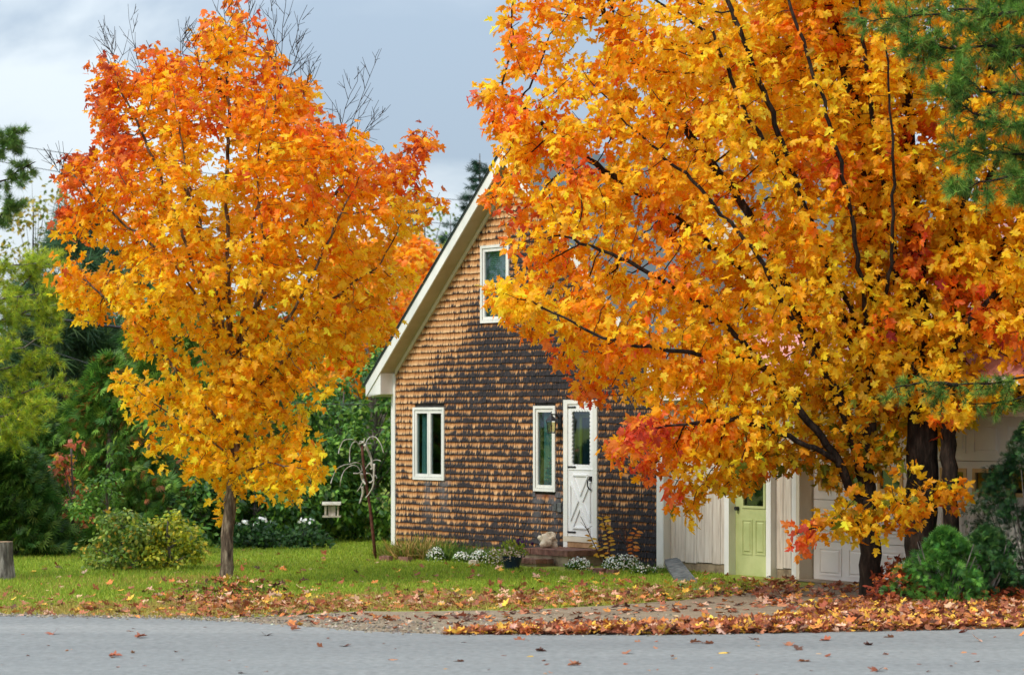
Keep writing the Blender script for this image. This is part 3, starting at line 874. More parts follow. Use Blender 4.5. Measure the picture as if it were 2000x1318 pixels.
def tuft(k, wd, seed, open_=0.9):
    r = np.random.default_rng(seed)
    P, F = [], []
    for i in range(k):
        t = 2 * math.pi * (i + r.random() * 0.6) / k
        o_ = open_ * (0.5 + 0.5 * r.random())
        d = norm(np.array([math.cos(t) * o_, 1.0, math.sin(t) * o_])) * (0.8 + 0.3 * r.random())
        s = norm(np.cross(d, r.normal(size=3))) * wd
        o_ = np.array([0, r.random() * 0.35, 0])
        b = len(P)
        P += [o_ - s, o_ + s, o_ + d]
        F += [(b, b + 1, b + 2)]
    return np.array(P), np.array(F)
DIA = [diamond()]
FAN = [fan(6, 1.5, 0.05), fan(7, 2.0, 0.045)]
TUFT = [tuft(9, 0.035, 3), tuft(9, 0.035, 5), tuft(10, 0.03, 8, 1.3)]

def frames(pos, ydir, nrm):
    z = norm(nrm)
    y = norm(ydir - (ydir * z).sum(1, keepdims=True) * z)
    x = np.cross(y, z)
    return np.stack([x, y, z], axis=1)              # rows: local axes
def place(templates, pos, R, size, tint):
    k = rng.integers(0, len(templates), len(pos))
    VV, FF, TT = [], [], []
    b = 0
    for i, (P, F) in enumerate(templates):
        s = np.where(k == i)[0]
        if not len(s): continue
        v = np.einsum('pk,nkj->npj', P, R[s]) * size[s][:, None, None] + pos[s][:, None, :]
        m = len(P)
        VV.append(v.reshape(-1, 3))
        FF.append((F[None] + (np.arange(len(s)) * m)[:, None, None]).reshape(-1, F.shape[1]) + b)
        TT.append(np.repeat(tint[s], m, axis=0))
        b += len(s) * m
    return np.concatenate(VV), np.concatenate(FF), np.concatenate(TT)
def foliage(name, templates, pos, ydir, nrm, size, tint, mat, parent, kind='stuff', label=None):
    V, F, Tn = place(templates, pos, frames(pos, ydir, nrm), size, tint)
    return mk(name, V, F, mat, parent, False, Tn, kind, label)
def pal(cols, w, n, jitter=0.17):
    c = np.array([srgb(*q) for q in cols])
    k = rng.choice(len(cols), n, p=np.array(w) / sum(w))
    t = c[k] * (1 + jitter * rng.normal(size=(n, 1))) * (1 + 0.05 * rng.normal(size=(n, 3)))
    return np.clip(t, 0.003, 0.9)
def fbm(P, s, o=0.0):
    return np.array([mnoise.noise(Vector((p[0] * s + o, p[1] * s - o, p[2] * s + 0.5 * o))) for p in P])

def grow(polys, attract, step, kill, maxit=160, gravity=(0, 0, 0.12)):
    """Branches that reach for the points of a crown; polys are the stems one can see in the photograph."""
    P, par = [], []
    def idx_near(q):
        if not P: return -1
        return int(np.argmin(((np.array(P) - q) ** 2).sum(1)))
    for pl in polys:
        pl = np.asarray(pl, float)
        prev = idx_near(pl[0])
        for i in range(len(pl) - 1):
            k = max(1, int(np.linalg.norm(pl[i + 1] - pl[i]) / step))
            for j in range(0 if (i == 0 and prev < 0) else 1, k + 1):
                P.append(pl[i] + (pl[i + 1] - pl[i]) * j / k + rng.normal(size=3) * 0.012 * (1 if j else 0)); par.append(prev); prev = len(P) - 1
    nbase = len(P)
    A = np.array(attract, float)
    P = list(P)
    B = np.array(P)
    d2 = ((A[:, None, :] - B[None]) ** 2).sum(2)
    near, nd_ = d2.argmin(1), d2.min(1)
    kids = {}
    for it in range(maxit):
        if not len(A): break
        Pn = np.array(P)
        D = norm(A - Pn[near])
        u, inv = np.unique(near, return_inverse=True)
        S = np.zeros((len(u), 3)); np.add.at(S, inv, D)
        S = norm(norm(S) + np.array(gravity) + rng.normal(size=S.shape) * 0.13)
        new, dead = [], set()
        for q, s in zip(u, S):
            ks = kids.setdefault(int(q), [])
            if len(ks) >= 3 or any(np.dot(s, k_) > 0.95 for k_ in ks):
                dead.add(int(q)); continue
            ks.append(s)
            new.append((int(q), Pn[q] + s * step))
        keep = np.array([int(q) not in dead for q in near])
        if new:
            st = len(P)
            for q, p in new: P.append(p); par.append(q)
            Q = np.array([p for _, p in new])
            d2 = ((A[:, None, :] - Q[None]) ** 2).sum(2)
            m = d2.min(1); am = d2.argmin(1)
            better = m < nd_
            near = np.where(better, am + st, near); nd_ = np.where(better, m, nd_)
            keep = keep | better
        keep &= nd_ > kill ** 2
        A, near, nd_ = A[keep], near[keep], nd_[keep]
        if not new: break
    return np.array(P), np.array(par), nbase
def radii_of(P, par, tip, expo=2.25):
    r = np.zeros(len(P))
    for i in range(len(P) - 1, -1, -1):
        if r[i] == 0: r[i] = tip ** expo
        if par[i] >= 0: r[par[i]] += r[i]
    return r ** (1 / expo)
def chains(P, par, r):
    kids = [[] for _ in P]
    for i, p in enumerate(par):
        if p >= 0: kids[p].append(i)
    out, stack = [], [(i, -1) for i, p in enumerate(par) if p < 0]
    while stack:
        i, start = stack.pop()
        ch = [start, i] if start >= 0 else [i]
        while kids[i]:
            ks = sorted(kids[i], key=lambda k: -r[k])
            for k in ks[1:]: stack.append((k, i))
            i = ks[0]; ch.append(i)
        if len(ch) > 1: out.append(ch)
    return out
def build_wood(root, P, par, r, mat, base_r, trunk_cut, flare=1.0):
    tip = r.min()
    r = np.maximum(tip + (r - tip) * (base_r - tip) / (r[0] - tip), 0.0035)
    cs = chains(P, par, r)
    tw = MB()
    for n, ch in enumerate(cs):
        rr = [r[ch[1]] * 1.02] + [r[i] for i in ch[1:]] if par[ch[0]] >= 0 or n else [r[i] for i in ch]
        pts = P[ch]
        if n == 0:
            rr = list(rr)
            for k in range(len(ch)):
                h = pts[k][2] - pts[0][2]
                if h < 0.5: rr[k] *= 1 + 0.28 * flare * (1 - h / 0.5) ** 2
        if n == 0:
            pts = pts.copy(); pts[0][2] -= 0.12
            MB().tube(pts, rr, 14).build('trunk', mat, root, True)
        elif rr[0] > trunk_cut:
            MB().tube(pts, rr, 8).build('branch', mat, root, True)
        else:
            tw.tube(pts, rr, 4 if rr[0] > 0.008 else 3, cap=False)
    tw.build('twigs', mat, root, True, 'stuff')
    return r

LEAFPAL = {}
def shared_leaf(kind, templates, ti, tint, mat):
    q = tuple(int(round(math.log(max(c, 0.004)) * 3.2)) for c in tint)
    key = (kind, ti, q)
    if key not in LEAFPAL:
        P, F = templates[ti]
        LEAFPAL[key] = raw_mesh('leaf', P, F, mat, False, np.repeat(np.array([tint]), len(P), axis=0))
    return LEAFPAL[key]
def biggest_seen(pos, R, size, count, cell=13.0):
    x, y = to_px(pos)
    inside = (x > 4) & (x < 1996) & (y > 4) & (y < 1314)
    order = np.argsort(pos[:, 1])
    seen, pick = set(), []
    for i in order:
        if not inside[i]: continue
        c = (int(x[i] / cell), int(y[i] / cell))
        if c in seen: continue
        seen.add(c); pick.append(i)
    pick = np.array(pick, int)
    view = norm(pos[pick] - np.array([0, 0, EYE]))
    area = np.abs((R[pick][:, 2] * view).sum(1)) * (size[pick] / pos[pick][:, 1]) ** 2
    return pick[np.argsort(-area)[:count]]
def leaves(root, templates, kind, pos, ydir, nrm, size, tint, mat, count=300, name='leaf'):
    R = frames(pos, ydir, nrm)
    best = biggest_seen(pos, R, size, count)
    mask = np.zeros(len(pos), bool); mask[best] = True
    base = np.array(root.location)
    for i in best:
        ti = int(rng.integers(0, len(templates)))
        o = bpy.data.objects.new(name, shared_leaf(kind, templates, ti, tint[i], mat))
        col.objects.link(o); o.parent = root
        m = Matrix([list(R[i][:, k] * 1.0) if False else [R[i][0][k] * size[i], R[i][1][k] * size[i], R[i][2][k] * size[i]] for k in range(3)]).to_4x4()
        m.translation = Vector(pos[i] - base)
        o.matrix_basis = m
    s = ~mask
    V, F, Tn = place(templates, pos[s], R[s], size[s], tint[s])
    return mk('foliage', V, F, mat, root, False, Tn, 'stuff')

def sample_crown(poly, d0, n, depth_scale, ppm, shell=0.45, noise_s=0.7, thr=-0.18, cap=3.2, seed=0.0):
    """Points inside a crown whose outline is poly (photo pixels) and which is as deep as it is wide."""
    poly = np.array(poly, float)
    y0, y1 = poly[:, 1].min(), poly[:, 1].max()
    rows = np.arange(y0, y1, 6.0)
    span = []
    for y in rows:
        xs = []
        for i in range(len(poly)):
            a, b = poly[i], poly[(i + 1) % len(poly)]
            if (a[1] > y) != (b[1] > y): xs.append(a[0] + (y - a[1]) / (b[1] - a[1]) * (b[0] - a[0]))
        span.append((min(xs), max(xs)) if xs else (0, 0))
    span = np.array(span)
    out = []
    while len(out) < n:
        k = n * 4
        x = rng.uniform(poly[:, 0].min(), poly[:, 0].max(), k); y = rng.uniform(y0, y1, k)
        ok = in_poly(x, y, [tuple(p) for p in poly])
        x, y = x[ok], y[ok]
        ri = np.clip(((y - y0) / 6.0).astype(int), 0, len(rows) - 1)
        lo, hi = span[ri, 0], span[ri, 1]
        u = (x - (lo + hi) / 2) / np.maximum((hi - lo) / 2, 1)
        rad = np.minimum((hi - lo) / 2 / ppm * depth_scale, cap)
        e = np.sqrt(np.clip(1 - u * u, 0.02, 1)) * rad
        t = np.where(rng.random(len(x)) < shell, np.sign(rng.normal(size=len(x))) * rng.uniform(0.7, 1.0, len(x)), rng.uniform(-1, 1, len(x)))
        d = d0 + e * t
        P = np.column_stack([(x - 1000) / FPX * d, d, EYE - (y - HORIZON) / FPX * d])
        f = fbm(P, noise_s, seed) + 0.5 * fbm(P, noise_s * 2.3, seed + 4)
        edge_ = np.abs(u) ** 4 * 0.38
        P = P[f > thr + edge_]
        out += list(P)
    return np.array(out[:n])

def spikes(poly, d0, k, px_len, ppm, dspread, upness=0.7):
    """Sprays that reach out past the even outline of a crown."""
    poly = np.array(poly, float); c = poly.mean(0); out = []
    for _ in range(k):
        i = int(rng.integers(0, len(poly))); a, b = poly[i], poly[(i + 1) % len(poly)]
        p = a + (b - a) * rng.random()
        n_ = p - c; n_ = n_ / (np.linalg.norm(n_) + 1e-6) + np.array([0, -upness]) * (0.4 + rng.random())
        n_ /= np.linalg.norm(n_) + 1e-6
        l = px_len * rng.uniform(0.5, 1.2); d = d0 + rng.normal() * dspread
        for t in np.linspace(-0.5, 1, 11):
            q = p + n_ * l * t + rng.normal(size=2) * 3
            out.append(at(q[0], q[1], d + 0.04 * rng.normal()))
    return np.array(out)

def twig_leaves(P, par, r, per, spread, tipmax, dens_fn=None):
    """Leaf positions along the thin ends of the branches."""
    s = np.where((r < tipmax) & (par >= 0))[0]
    k = rng.poisson(per, len(s))
    if dens_fn is not None: k = (k * dens_fn(P[s])).astype(int)
    i = np.repeat(s, k)
    ax = norm(P[i] - P[par[i]])
    off = rng.normal(size=(len(i), 3)); off = norm(off - (off * ax).sum(1, keepdims=True) * ax * 0.6)
    pos = P[i] + (P[par[i]] - P[i]) * rng.random((len(i), 1)) + off * (spread * (0.25 + 0.75 * rng.random((len(i), 1))))
    pos[:, 2] -= 0.35 * spread * rng.random(len(i))
    return pos, off, ax

from mathutils import kdtree
def off_limbs(P, r, pos, off, ax, gap=0.12, thick=0.0105):
    s = np.where(r > thick)[0]                        # leaves grow on twigs, the limbs themselves stay bare
    kd = kdtree.KDTree(len(s))
    for i in s: kd.insert(Vector(P[i]), int(i))
    kd.balance()
    dist = np.array([kd.find(Vector(p))[2] for p in pos])
    k = (dist > gap) | (rng.random(len(pos)) < 0.22)
    return pos[k], off[k], ax[k]

# ------------------------------------------------------------------ the young maple on the lawn
base = ground_at(441, 1142)
dL = base[1]
lm = thing('maple_tree', base, 'young orange maple with a red tipped top standing alone on the lawn', 'tree')
pL = lambda x, y, dd=0.0: at(x, y, dL + dd)
crownL = [(110, 335), (205, 280), (170, 225), (160, 185), (200, 120), (270, 100), (300, 90), (345, 105), (400, 80), (440, 25), (480, 22), (500, 70), (520, 120), (600, 150), (622, 190), (590, 250), (640, 270),
          (700, 270), (760, 290), (820, 260), (845, 285), (820, 330), (800, 375), (872, 402), (815, 440), (745, 490), (790, 545), (760, 600), (735, 665), (690, 690), (640, 690), (622, 750), (610, 810), (590, 850),
          (560, 900), (625, 905), (610, 935), (545, 960), (500, 945), (440, 950), (400, 935), (350, 930), (330, 880), (290, 855), (270, 790), (240, 740), (300, 745), (290, 700), (270, 640), (215, 620), (160, 610), (135, 565), (120, 530), (200, 510), (130, 470), (110, 430), (130, 390)]
stems = [[base, pL(444, 1050), pL(452, 960), pL(458, 880, .05), pL(452, 760, .1), pL(447, 640, .05), pL(445, 520), pL(443, 400), pL(446, 260, -.1), pL(446, 140, -.1), pL(441, 60, -.1)],
         [pL(455, 800), pL(470, 700, -.3), pL(478, 560, -.45), pL(500, 420, -.6), pL(530, 270, -.7), pL(545, 150, -.8)],
         [pL(452, 760), pL(420, 640, -.3), pL(375, 510, -.5), pL(320, 360, -.6), pL(260, 220, -.6)],
         [pL(447, 620), pL(400, 480, .4), pL(350, 330, .6), pL(320, 180, .8)],
         [pL(450, 700), pL(520, 560, .3), pL(590, 440, .5), pL(680, 350, .6), pL(790, 300, .6)],
         [pL(455, 820), pL(560, 700, -.2), pL(640, 590, -.4), pL(740, 520, -.5)],
         [pL(454, 850), pL(370, 760, -.3), pL(280, 640, -.4), pL(180, 560, -.4)],
         [pL(446, 560), pL(330, 500, -.3), pL(220, 420, -.5), pL(150, 350, -.5)],
         [pL(458, 900), pL(400, 850, -.2), pL(320, 800, -.4), pL(250, 745, -.5)],
         [pL(450, 740, -.1), pL(430, 600, -.6), pL(395, 450, -1.0), pL(360, 320, -1.2), pL(345, 200, -1.25)],
         [pL(458, 700, -.1), pL(500, 600, -.7), pL(515, 470, -1.1), pL(500, 330, -1.3), pL(520, 200, -1.3)],
         [pL(460, 800, -.1), pL(540, 660, -.7), pL(610, 540, -1.1), pL(660, 430, -1.2)],
         [pL(450, 660, -.1), pL(370, 560, -.7), pL(290, 450, -1.1), pL(230, 330, -1.2)],
         [pL(455, 930), pL(520, 900, -.25), pL(580, 915, -.5), pL(618, 915, -.6)]]
attr = sample_crown(crownL, dL, 3700, 0.72, FPX / dL, cap=2.1, thr=-0.22, seed=1.3)
attr = np.concatenate([attr, spikes(crownL, dL, 66, 40, FPX / dL, 0.5)])
P, par, nb = grow(stems, attr, 0.115, 0.17)
r0 = radii_of(P, par, 0.0042)
r = build_wood(lm, P, par, r0, M['bark'], 0.083, 0.013, 0.9)
pos, off, ax = twig_leaves(P, par, r0, 8.0, 0.18, 0.0085)
n = len(pos)
x, y = to_px(pos)
pos, off, ax = off_limbs(P, r, pos, off, ax)
n = len(pos)
x, y = to_px(pos)
# autumn colour: red at the top, out to the left, and in patches; yellow inside and low down
outer = np.clip((np.hypot((pos[:, 0] - base[0]) / 2.2, (pos[:, 1] - base[1]) / 2.2)), 0, 1.3)
f1 = fbm(pos, 1.4, 3.0)
redness = 0.62 * np.clip((380 - y) / 380, -0.35, 1) + 0.40 * (outer - 0.70) + 0.32 * np.clip((330 - x) / 230, 0, 1) * np.clip((700 - y) / 200, 0, 1) + 0.55 * f1 + 0.12 * rng.normal(size=n)
tint = np.where((redness < 0.05)[:, None], pal([(255, 212, 50), (254, 198, 36), (248, 178, 26), (240, 194, 46)], [4, 4, 3, 1.2], n),
       np.where((redness < 0.33)[:, None], pal([(248, 164, 24), (242, 146, 24), (253, 184, 26)], [3, 2, 2], n),
       np.where((redness < 0.60)[:, None], pal([(224, 118, 44), (234, 138, 38), (208, 96, 46)], [3, 2, 1], n),
                pal([(180, 80, 48), (196, 94, 46), (158, 64, 46), (208, 112, 48)], [3, 3, 2, 1], n))))
up = np.array([0, 0, 1.0])
outw = norm(pos - (base + np.array([0, 0, 3.2]))) 
nrm = 0.42 * up + 0.45 * outw + 0.68 * rng.normal(size=(n, 3)) + np.array([0, -0.2, 0])
yd = off * 0.8 + ax * 0.3 - 0.55 * up + 0.35 * rng.normal(size=(n, 3))
size = rng.uniform(0.07, 0.138, n)
leaves(lm, MAPLE, 'maple', pos, yd, nrm, size, tint, M['maple'])
print('left maple', len(P), n)
# bare twigs that stick out of the top
tw = MB()
def bare(p0, p1, k=7, ln=0.5, rr=0.0055):
    p0, p1 = np.array(p0), np.array(p1)
    pts = [p0 + (p1 - p0) * t + rng.normal(size=3) * 0.02 * (0 < t < 1) for t in np.linspace(0, 1, 8)]
    tw.tube(pts, np.linspace(rr, 0.003, 8), 4, cap=False)
    ax = norm(p1 - p0)
    for j in range(k):
        t = 0.25 + 0.72 * j / k
        q = p0 + (p1 - p0) * t
        d = norm(ax + norm(rng.normal(size=3) * np.array([1, 1, 0.5])) * 0.75)
        l = ln * (1.1 - t) + 0.12
        e = q + d * l * 0.5; g_ = e + norm(d + ax * 0.5 + rng.normal(size=3) * 0.2) * l * 0.5
        tw.tube([q, e, g_], [0.0055, 0.004, 0.0028], 3, cap=False)
        for _ in range(2):
            s_ = q + (e - q) * rng.uniform(0.4, 1)
            tw.tube([s_, s_ + norm(d + rng.normal(size=3) * 0.6) * l * 0.4], [0.0038, 0.0026], 3, cap=False)
for p in ([(290, 250), (250, 8)], [(255, 210), (192, 40)], [(235, 170), (215, 60)], [(545, 200), (560, -60)], [(530, 230), (600, 10)], [(545, 170), (528, 0)], [(560, 190), (585, 70)], [(480, 100), (492, -20)],
          [(440, 100), (438, -30)], [(650, 330), (745, 95)], [(640, 320), (700, 130)], [(670, 300), (750, 215)], [(400, 190), (375, 50)], [(350, 140), (362, 45)], [(590, 220), (610, 120)], [(130, 360), (100, 310)]):
    q = rng.uniform(-0.5, 0.2)
    bare(pL(*p[0], q), pL(*p[1], q + rng.uniform(-.2, .2)))
tw.build('bare_twigs', M['bark_dark'], lm, False, 'stuff')
nest = thing('bird_nest', pL(437, 172, -0.75), 'small dark clump of dead leaves caught high in the young maple', 'nest')
k = 40
pp = np.array(nest.location) + rng.normal(size=(k, 3)) * 0.035
foliage('dead_leaves', MAPLE, pp, rng.normal(size=(k, 3)), rng.normal(size=(k, 3)), rng.uniform(0.06, 0.11, k), pal([(52, 34, 24), (72, 44, 28)], [1, 1], k), M['fallen'], nest)

# ------------------------------------------------------------------ the big maples on the right
def maple(label, base, stems, crowns, nattr, base_r, per, col_fn, size_rng, bark, step=0.125, kill=0.19, spread=0.19, group=None, tip=0.005, count=300):
    root = thing('maple_tree', base, label, 'tree', group)
    attr = np.concatenate([sample_crown(c['poly'], c['d'], int(nattr * c['w']), c.get('deep', 0.7), FPX / c['d'], cap=c.get('cap', 3.0), thr=c.get('thr', -0.34), seed=c.get('seed', 2.0)) for c in crowns])
    attr = np.concatenate([attr] + [spikes(c['poly'], c['d'], int(55 * c['w']) + 3, 22, FPX / c['d'], 0.4, 0.2) for c in crowns])
    P, par, nb = grow(stems, attr, step, kill)
    r0 = radii_of(P, par, tip)
    r = build_wood(root, P, par, r0, bark, base_r, 0.018, 0.8)
    pos, off, ax = twig_leaves(P, par, r0, per, spread, 0.0105)
    pos, off, ax = off_limbs(P, r, pos, off, ax, 0.09)
    n = len(pos)
    tint = col_fn(pos, n)
    cen = np.array([base[0], base[1], 4.0])
    nrm = 0.42 * up + 0.45 * norm(pos - cen) + 0.66 * rng.normal(size=(n, 3)) + np.array([0, -0.22, 0])
    yd = off * 0.8 + ax * 0.35 - 0.6 * up + 0.35 * rng.normal(size=(n, 3))
    leaves(root, MAPLE, 'maple', pos, yd, nrm, rng.uniform(*size_rng, n), tint, M['maple'], count)
    print('maple', len(P), n)
    return root
def right_colours(pos, n):
    x, y = to_px(pos)
    f = fbm(pos, 1.3, 7.0); g = fbm(pos, 0.55, 2.0)
    red = 0.62 * f + 0.28 * g + 0.10 * rng.normal(size=n)
    red = red + 0.27 * np.exp(-(((x - 1230) / 130) ** 2 + ((y - 880) / 110) ** 2)) + 0.26 * np.clip((1120 - x) / 200, 0, 1) * np.clip((520 - y) / 300, 0, 1)
    red = red - 0.12 * np.clip((x - 1350) / 300, 0, 1)
    t = np.where((red < 0.07)[:, None], pal([(255, 211, 48), (253, 197, 36), (247, 180, 30), (255, 218, 62)], [4, 4, 3, 1.5], n),
        np.where((red < 0.30)[:, None], pal([(248, 166, 28), (242, 148, 30), (253, 182, 28)], [3, 2, 2], n),
        np.where((red < 0.48)[:, None], pal([(240, 136, 58), (232, 118, 58), (246, 152, 54)], [3, 2, 2], n),
                 pal([(216, 94, 62), (226, 112, 66), (196, 84, 56), (206, 78, 58)], [3, 3, 2, 2], n))))
    olive = (np.exp(-(((x - 1660) / 150) ** 2 + ((y - 880) / 90) ** 2)) + np.exp(-(((x - 1600) / 220) ** 2 + ((y - 960) / 60) ** 2)) * 0.6) > rng.random(n) * 1.3  # lower inner crown: shade put into leaf colour; the low bough itself is greener
    return np.where(olive[:, None], pal([(196, 150, 26), (170, 142, 30), (118, 128, 36), (214, 140, 24)], [3, 2, 1.6, 2], n), t)
b1 = ground_at(1703, 1166); d1 = b1[1]
q1 = lambda x, y, dd=0.0: at(x, y, d1 + dd)
big = [(1010, -420), (1005, 0), (985, 70), (1000, 120), (935, 190), (985, 240), (965, 300), (985, 345), (955, 385), (990, 430), (1018, 490), (1030, 550), (965, 572), (965, 602), (1030, 640), (1070, 680), (1130, 735), (1160, 790), (1180, 860), (1225, 900),
       (1290, 940), (1310, 1000), (1390, 955), (1450, 945), (1530, 925), (1600, 940), (1660, 930), (1710, 900), (1780, 860), (1800, 780), (1800, 650), (1800, 400), (1790, 100), (1780, -420)]
lowbough = [(1540, 1060), (1530, 1030), (1580, 1000), (1640, 985), (1680, 960), (1760, 945), (1830, 925), (1870, 950), (1860, 985), (1800, 1010), (1770, 1040), (1700, 1050), (1620, 1045), (1570, 1070)]
maple('large golden maple in front of the garage, forked trunk nearest the road', b1,
      [[b1, q1(1700, 1080), q1(1692, 1000), q1(1690, 930, .05), q1(1700, 800, .2), q1(1715, 640, .3), q1(1700, 460, .3), q1(1690, 300, .3), q1(1640, 100, .3), q1(1600, -150, .3)],
       [q1(1695, 1010), q1(1660, 960, -.15), q1(1640, 900, -.3), q1(1580, 820, -.5), q1(1480, 700, -.7), q1(1380, 600, -.8), q1(1250, 520, -.9), q1(1100, 460, -1)],
       [q1(1640, 900, -.3), q1(1560, 860, -.6), q1(1440, 820, -.9), q1(1300, 830, -1.2), q1(1220, 860, -1.3)],
       [q1(1690, 940, .05), q1(1650, 800, .4), q1(1560, 600, .6), q1(1450, 400, .8), q1(1300, 200, .9), q1(1180, 30, 1)],
       [q1(1700, 800, .2), q1(1640, 600, -.3), q1(1570, 400, -.6), q1(1500, 200, -.8), q1(1420, 0, -.9)],
       [q1(1560, 620, .6), q1(1420, 500, .3), q1(1250, 380, .2), q1(1080, 260, .1), q1(985, 180, .1)],
       [q1(1480, 700, -.7), q1(1330, 690, -1.0), q1(1180, 660, -1.2), q1(1060, 600, -1.2), q1(985, 575, -1.2)],
       [q1(1692, 1010), q1(1670, 1020, -.5), q1(1620, 1020, -.8), q1(1560, 1040, -1)],
       [q1(1700, 800, .1), q1(1690, 600, -.4), q1(1660, 400, -.8), q1(1610, 200, -1.0), q1(1540, 0, -1.0)],
       [q1(1690, 930), q1(1640, 780, -.5), q1(1560, 640, -.9), q1(1480, 500, -1.1), q1(1370, 370, -1.1), q1(1270, 280, -1.0)],
       [q1(1700, 700, .1), q1(1640, 560, -.5), q1(1560, 380, -.8), q1(1460, 230, -1.0), q1(1390, 60, -1.0)],
       [q1(1705, 720, .2), q1(1740, 520, -.5), q1(1745, 300, -.9), q1(1730, 80, -1.0)],
       [q1(1694, 1000), q1(1740, 990, -.6), q1(1800, 965, -.9), q1(1850, 950, -1.0)]],
      [dict(poly=big, d=d1 + 0.1, w=0.835, deep=0.55, cap=2.5, thr=-0.40), dict(poly=[(975, 60), (935, 190), (975, 290), (958, 385), (1010, 440), (1090, 420), (1110, 250), (1080, 100)], d=d1 + 0.1, w=0.05, deep=0.5, cap=0.8, thr=-0.3), dict(poly=[(1270, 700), (1250, 820), (1300, 900), (1420, 930), (1520, 880), (1500, 760), (1400, 690)], d=d1 - 0.9, w=0.07, deep=0.4, cap=0.7, thr=-0.4), dict(poly=lowbough, d=d1 - 0.9, w=0.045, deep=0.5, cap=0.5, thr=-0.6)],
      4700, 0.135, 9.2, right_colours, (0.07, 0.146), M['bark_dark'])
b2 = ground_at(1797, 1164); d2_ = b2[1]
q2 = lambda x, y, dd=0.0: at(x, y, d2_ + dd)
c2_ = [(1560, -420), (1500, -100), (1480, 150), (1560, 330), (1600, 520), (1640, 700), (1720, 800), (1800, 830), (1880, 810), (1960, 760), (2060, 640), (2140, 420), (2160, 100), (2100, -420)]
def gold(pos, n):
    x, y = to_px(pos)
    f = fbm(pos, 1.2, 5.0) - 0.06 + 0.12 * np.clip((x - 1880) / 150, 0, 1) * np.clip((y - 380) / 150, 0, 1)
    t = np.where((f < 0.30)[:, None], pal([(255, 209, 46), (252, 195, 36), (244, 178, 30)], [4, 3, 2], n), pal([(220, 112, 36), (204, 84, 46), (236, 136, 30), (150, 48, 42)], [3, 1, 4, 0.5], n))
    return t
maple('thick trunked dark barked maple by the garage door, middle of the clump', b2,
      [[b2, q2(1800, 1000), q2(1803, 850), q2(1795, 650), q2(1785, 450), q2(1778, 250), q2(1765, 60), q2(1755, -200)],
       [q2(1803, 870), q2(1770, 760, -.2), q2(1755, 600, -.3), q2(1740, 420, -.4), q2(1700, 200, -.5), q2(1680, 0, -.5)],
       [q2(1800, 780), q2(1840, 600, -.2), q2(1870, 420, -.3), q2(1930, 200, -.3), q2(1980, -100, -.3)],
       [q2(1795, 700), q2(1880, 560, .2), q2(1980, 460, .4), q2(2080, 300, .5)],
       [q2(1785, 450), q2(1700, 250, .6), q2(1640, 60, .8), q2(1600, -200, .9)]],
      [dict(poly=[(1720, 330), (1700, 520), (1730, 700), (1790, 800), (1870, 800), (1960, 740), (1990, 560), (1950, 400), (1850, 300)], d=d2_ - 0.45, w=0.2, deep=0.3, cap=0.6, thr=-0.15, seed=3.0), dict(poly=c2_, d=d2_ + 0.7, w=0.8, deep=0.6, cap=1.9, thr=-0.3, seed=9.0)], 2200, 0.2, 7.0, gold, (0.085, 0.16), M['bark_dark'])
b3 = ground_at(1857, 1167); d3 = b3[1]
q3 = lambda x, y, dd=0.0: at(x, y, d3 + dd)
c3_ = [(1840, 800), (1830, 620), (1800, 400), (1820, 100), (1880, -300), (2100, -300), (2260, 200), (2240, 640), (2100, 760), (2000, 760), (1930, 770), (1880, 800)]
maple('slim straight maple at the right of the clump before the garage windows', b3,
      [[b3, q3(1856, 1000), q3(1852, 850), q3(1856, 650), q3(1862, 480), q3(1880, 250), q3(1900, 0), q3(1910, -200)],
       [q3(1856, 700), q3(1900, 620, -.2), q3(1960, 560, -.4), q3(2060, 470, -.5)],
       [q3(1856, 640), q3(1930, 600, .3), q3(2010, 540, .5), q3(2130, 440, .6)],
       [q3(1860, 520), q3(1930, 350, .2), q3(2030, 150, .3)]],
      [dict(poly=c3_, d=d3 - 0.1, w=1.0, deep=0.6, cap=1.8, thr=-0.22, seed=5.0)], 1700, 0.1, 6.6, gold, (0.085, 0.16), M['bark_dark'])

